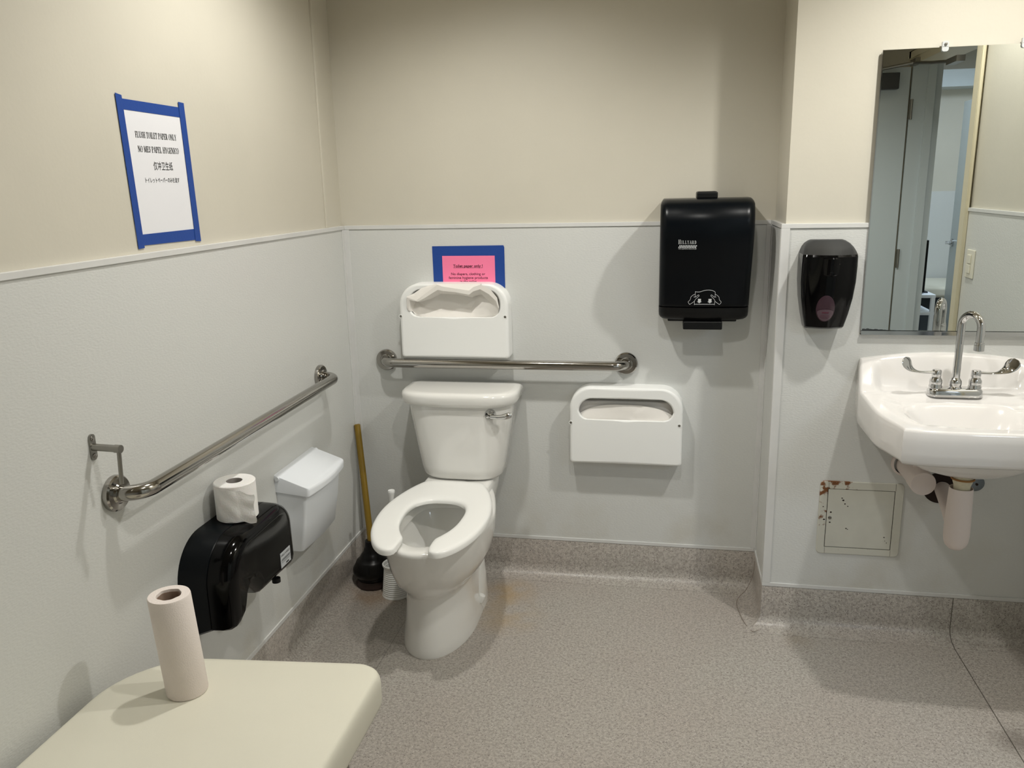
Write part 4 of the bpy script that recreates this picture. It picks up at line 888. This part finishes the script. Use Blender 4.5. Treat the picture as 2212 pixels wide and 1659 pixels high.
# ================================================================ ACCESS PANEL
ap = thing('access_panel', 'square painted steel access panel with rusty corner under the basin', 'access panel', (1.835, SY, .41))
ax0, ax1, az0, az1 = 1.706, 1.964, .284, .540
def sheetring(o4, r, i4): 
    c = ((o4[0]+o4[1])/2, (o4[2]+o4[3])/2); A_ = [2*PI*k/360+.001 for k in range(360)] + [math.atan2(z-c[1], x-c[0]) % (2*PI) for x in i4[:2] for z in i4[2:]]
    A_ = sorted(A_); return c, radial(rrect(*o4, r, 8), c, A_), radial([(i4[0], i4[2]), (i4[1], i4[2]), (i4[1], i4[3]), (i4[0], i4[3])], c, A_)
c_, o_, i_ = sheetring((ax0, ax1, az0, az1), .014, (ax0+.024, ax1-.026, az0+.023, az1-.026))
finish('frame', MB().loft([[(x, SY, z) for x, z in o_], [(x, SY-.003, z) for x, z in o_], [(x, SY-.0045, z) for x, z in inset(o_, c_, .002)], [(x, SY-.0045, z) for x, z in i_], [(x, SY, z) for x, z in i_]], False, False), 'rusty', ap, smooth=35)
finish('recess', MB().box(ax0+.02, ax1-.02, SY-.0008, SY, az0+.02, az1-.02), 'dark', ap, smooth=0)
dr = finish('door', MB().box(ax0+.0262, ax1-.0280, SY-.0042, SY-.0008, az0+.0252, az1-.0280), 'paneldoor', ap, bevel=.0006, seg=2)
finish('lock_screw', MB().lathe((ax0+.036, SY-.0042, .412), [(.0058, 0), (.0055, .0015), (.004, .002)], (0, -1, 0), 20), 'dullsteel', dr)
finish('slot', MB().box(ax0+.0312, ax0+.0408, SY-.0068, SY-.0062, .4113, .4127), 'dark', dr, smooth=0)
mb = MB()
for (x, z, r_) in ((1.744, .432, .003), (1.743, .396, .0028), (1.78, .475, .003), (1.786, .463, .0025), (1.776, .483, .002), (1.795, .455, .002), (1.915, .352, .002), (1.918, .340, .0012), (1.795, .377, .0022), (1.800, .374, .0015), (1.924, .333, .0015), (1.724, .405, .003), (1.719, .450, .002)):
    mb.add([(x+r_*1.4*math.cos(a)*(.7+.3*random.random()), SY-.0049, z+r_*math.sin(a)*(.7+.3*random.random())) for a in [2*PI*k/8 for k in range(8)]], [tuple(range(8))])
finish('chipped_spots', mb, 'dark', ap, smooth=0)['kind'] = 'stuff'
JM = pbr('joint_grey', (120, 118, 108), .6)
for (xa, za, xb, zb) in ((ax0+.0265, az0, ax0+.0262, az0+.023), (ax1-.026, az0, ax1-.026, az0+.023), (ax0+.026, az1-.026, ax0+.0265, az1), (ax1-.026, az1-.026, ax1-.026, az1)):
    mb = MB(); ribbon(mb, [(xa, SY-.0048, za+.001), (xb, SY-.0048, zb-.001)], .0012, (0, -1, 0))
    finish('frame_joint', mb, JM, ap, smooth=0)

# ================================================================ SANITARY NAPKIN BIN
nb = thing('waste_bin', 'white lidded wall bin beside the grab bar on the left wall', 'bin', (0, -.56, .38))
y0, y1 = -.705, -.420
def nring(z, dx, bow, i_=0): 
    P = [(0, y0+i_, z), (dx-.010, y0+i_, z)] + [(dx-.010+.010*math.sin(PI/2*k/5), y0+i_+.010-.010*math.cos(PI/2*k/5), z) for k in range(1, 6)]
    P += [(dx+bow*math.sin(PI*k/12), y0+.010+i_+(y1-y0-.02-2*i_)*k/12, z) for k in range(1, 12)]
    P += [(dx-.010+.010*math.cos(PI/2*k/5), y1-i_-.010+.010*math.sin(PI/2*k/5), z) for k in range(0, 6)] + [(0, y1-i_, z)]
    return P
finish('body', MB().loft([nring(.378, .068, .006, .012), nring(.382, .071, .007, .010), nring(.48, .088, .009, .006), nring(.592, .101, .010, .003)]), 'binplastic', nb, smooth=50)
# lid: slopes from the wall down to the front, skirt round three sides
mb = MB(); rings = []
for k, (dz, dx_, i_) in enumerate(((-.040, .112, -.002), (-.008, .114, -.003), (-.002, .113, -.002), (.0, .110, .001))):
    r_ = nring(0, dx_, .012, i_); rr_ = []
    for (x, y, z) in r_:
        zt = .640-.36*x
        bot = (.583 if x < .08 else .572) if k == 0 else zt+dz
        rr_.append((x, y, bot))
    rings.append(rr_)
finish('lid', MB().loft(rings, False, True), 'binplastic', nb, smooth=40)
for y in (y0-.004, y1+.004): finish('hinge_pin', MB().lathe((.010, y-.003, .628), [(.007, 0), (.007, .006)], (0, 1, 0), 14), 'binplastic', nb)

# ================================================================ JUMBO TISSUE DISPENSER
jd = thing('toilet_paper_dispenser', 'big black twin toilet paper dispenser low on the left wall', 'dispenser', (0, -1.06, .44))
def jprof():
    P = []
    ya, yb, zt, zb = -1.252, -.876, .648, .432
    P += [(ya, .425), (ya, .52)] + [(ya+.115-.115*math.cos(q), .533+.115*math.sin(q)) for q in [PI/2*k/12 for k in range(1, 13)]]
    P += [(yb-.08+.08*math.sin(q), .568+.08*math.cos(q)) for q in [PI/2*k/10 for k in range(0, 11)]]
    P += [(yb, .46), (yb-.008, .448), (yb-.02, .443), (-1.085, .441), (-1.094, .446), (-1.135, .492), (-1.16, .508), (-1.19, .502), (-1.212, .470), (-1.219, .440), (-1.226, .424), (-1.240, .417)]
    return P
jp = jprof(); jc = (-1.06, .56)
def jr(x, k): return [(x, y, z) for y, z in (inset(jp, jc, k) if k else jp)]
finish('body', MB().loft([[(x, y, z-.032*smoothstep(.47, .42, z)*smoothstep(-1.19, -1.215, y)) for x, y, z in jr(0, .0)], jr(.078, 0), jr(.080, .0025)]), 'black', jd, smooth=30)
finish('cover', MB().loft([jr(.080, .0028), jr(.082, .0), jr(.112, .002), jr(.126, .007), jr(.137, .017), jr(.142, .030), jr(.1435, .045)]), 'blackgloss', jd, smooth=35)
finish('lock_nub', MB().lathe((.125, -.985, .438), [(.012, 0), (.012, .012)], (0, 0, -1), 20), 'softblack', jd)
lb = finish('maker_label', MB().box(.1436, .1448, -.985, -.925, .468, .512), 'label', jd, smooth=0)
text_part('label_text', [('HILLYARD', (.1452, -.981, .5005), .0062, .052, 'LEFT', 0, False), ('THE CLEANING RESOURCE', (.1452, -.981, .4815), .0028, .052, 'LEFT', 0, False)], 'ink', lb, (0, 1, 0), (0, 0, 1), (1, 0, 0))
mb = MB()
for k in range(10):
    for r_ in (0, 1):
        y, z = -.979+k*.0052+r_*.0026, .4885+r_*.0035; s_ = .002
        mb.add([(.1452, y-s_, z), (.1452, y, z-s_), (.1452, y+s_, z), (.1452, y, z+s_)], [(0, 1, 2, 3)])
mb.add([(.1452, -.955, .4715), (.1452, -.938, .4715), (.1452, -.938, .4755), (.1452, -.955, .4755)], [(0, 1, 2, 3)])
finish('label_pattern', mb, 'ink', lb, smooth=0)
# toilet roll standing on top
tp = thing('toilet_roll', 'loose white toilet roll standing on the black toilet paper dispenser', 'toilet roll', (.064, -1.045, .649))
qx, qy, qz, qr = .064, -1.045, .6490, .0545
def tr(r_, h): return [(qx+r_*math.cos(a), qy+r_*math.sin(a), qz+h) for a in [2*PI*k/64 for k in range(64)]]
finish('paper', MB().loft([tr(qr-.002, 0), tr(qr, .002), tr(qr, .100), tr(qr-.002, .102), tr(.024, .102), tr(.0215, .1015), tr(.0213, .0)], True, False), 'tissue', tp, smooth=40)
finish('cardboard_core', MB().loft([tr(.0214, .1012), tr(.0205, .1012), tr(.0205, .004), tr(.0214, .004)], False, False), pbr('grey_card', (168, 162, 158), .9), tp)
mb = MB(); g = []; nu, nv = 26, 12
for j in range(nv+1):
    for i in range(nu+1):
        t_ = i/nu; v_ = j/nv
        a0 = math.radians(-115) + t_*math.radians(95)
        rr_ = qr+.0015+.0015*math.sin(11*t_+5*v_)*math.sin(7*v_)+.002*t_
        x, y = qx+rr_*math.cos(a0), qy+rr_*math.sin(a0)
        if t_ > .62:                                                # leaves the roll, hangs off
            s_ = (t_-.62)/.38; a1 = math.radians(-115+.62*95); 
            x = qx+(qr+.003)*math.cos(a1) - math.sin(a1)*s_*.040 + math.cos(a1)*(.010*s_)
            y = qy+(qr+.003)*math.sin(a1) + math.cos(a1)*s_*.040 + math.sin(a1)*(.010*s_)
            x += .003*math.sin(9*v_)*s_; y += .002*math.sin(14*v_+1)*s_
        zt = .096-.008*t_-.012*smoothstep(.6, 1, t_); zb = .004-.008*smoothstep(.6, 1, t_)
        g.append((x, y, qz+zb+(zt-zb)*v_+.0015*math.sin(20*t_)))
mb.add(g, [(j*(nu+1)+i, j*(nu+1)+i+1, (j+1)*(nu+1)+i+1, (j+1)*(nu+1)+i) for j in range(nv) for i in range(nu)])
finish('loose_sheet', mb, 'tissue', tp, smooth=60)

# ================================================================ PLUNGER, BRUSH
px_, py_ = .092, -.170
pg = thing('plunger', 'black rubber plunger with yellow wooden handle in the corner', 'plunger', (px_, py_, 0))
finish('cup', MB().lathe((px_, py_, .0), [(0.0465, 0.026), (0.0577, 0.027), (0.0614, 0.034), (0.0595, 0.04), (0.0707, 0.046), (0.0753, 0.056), (0.0763, 0.068), (0.0735, 0.076), (0.067, 0.086), (0.0614, 0.1), (0.0558, 0.106), (0.0484, 0.112), (0.0446, 0.12), (0.0372, 0.132), (0.0307, 0.14), (0.0279, 0.152), (0.0242, 0.16), (0.0233, 0.182), (0.0186, 0.184), (0.0121, 0.182)], n=48), 'rubber', pg, smooth=40)
finish('inner_flange', MB().lathe((px_, py_, .0), [(.060, .001), (.066, .003), (.067, .010), (.060, .028), (.05, .030)], n=48), 'rubberbase', pg)
finish('handle', MB().tube([(px_, py_, .165), (.050, -.095, .40), (.012, -.030, .603), (.0115, -.0295, .606)], [.0125, .0125, .0125, .009], 20), 'wood', pg)
bh_x, bh_y = .208, -.240
bh = thing('toilet_brush_holder', 'white ribbed toilet brush holder behind the toilet', 'brush holder', (bh_x, bh_y, 0))
prof = [(.052, 0), (.053, .002)]
for k in range(14): z = .006+k*.0078; prof += [(.052-.0008*k, z), (.0495-.0008*k, z+.004)]
prof += [(.044, .118), (.046, .122), (.0465, .128), (.044, .130), (.041, .126), (.040, .02)]
finish('cup', MB().lathe((bh_x, bh_y, 0), prof, n=44), 'plastic', bh, smooth=30)
tbh = thing('toilet_brush', 'white toilet brush standing in the holder behind the toilet', 'toilet brush', (bh_x, bh_y, .02))
finish('handle', MB().lathe((bh_x, bh_y, .10), [(.012, 0), (.010, .05), (.008, .20), (.0085, .285), (.0125, .305), (.0135, .312), (.012, .316), (.004, .314)], (.0, .04, 1), 24), 'plastic', tbh)
finish('bristle_head', MB().lathe((bh_x, bh_y, .022), [(.02, 0), (.034, .01), (.034, .06), (.02, .075), (.01, .08)], n=24), 'plastic', tbh)
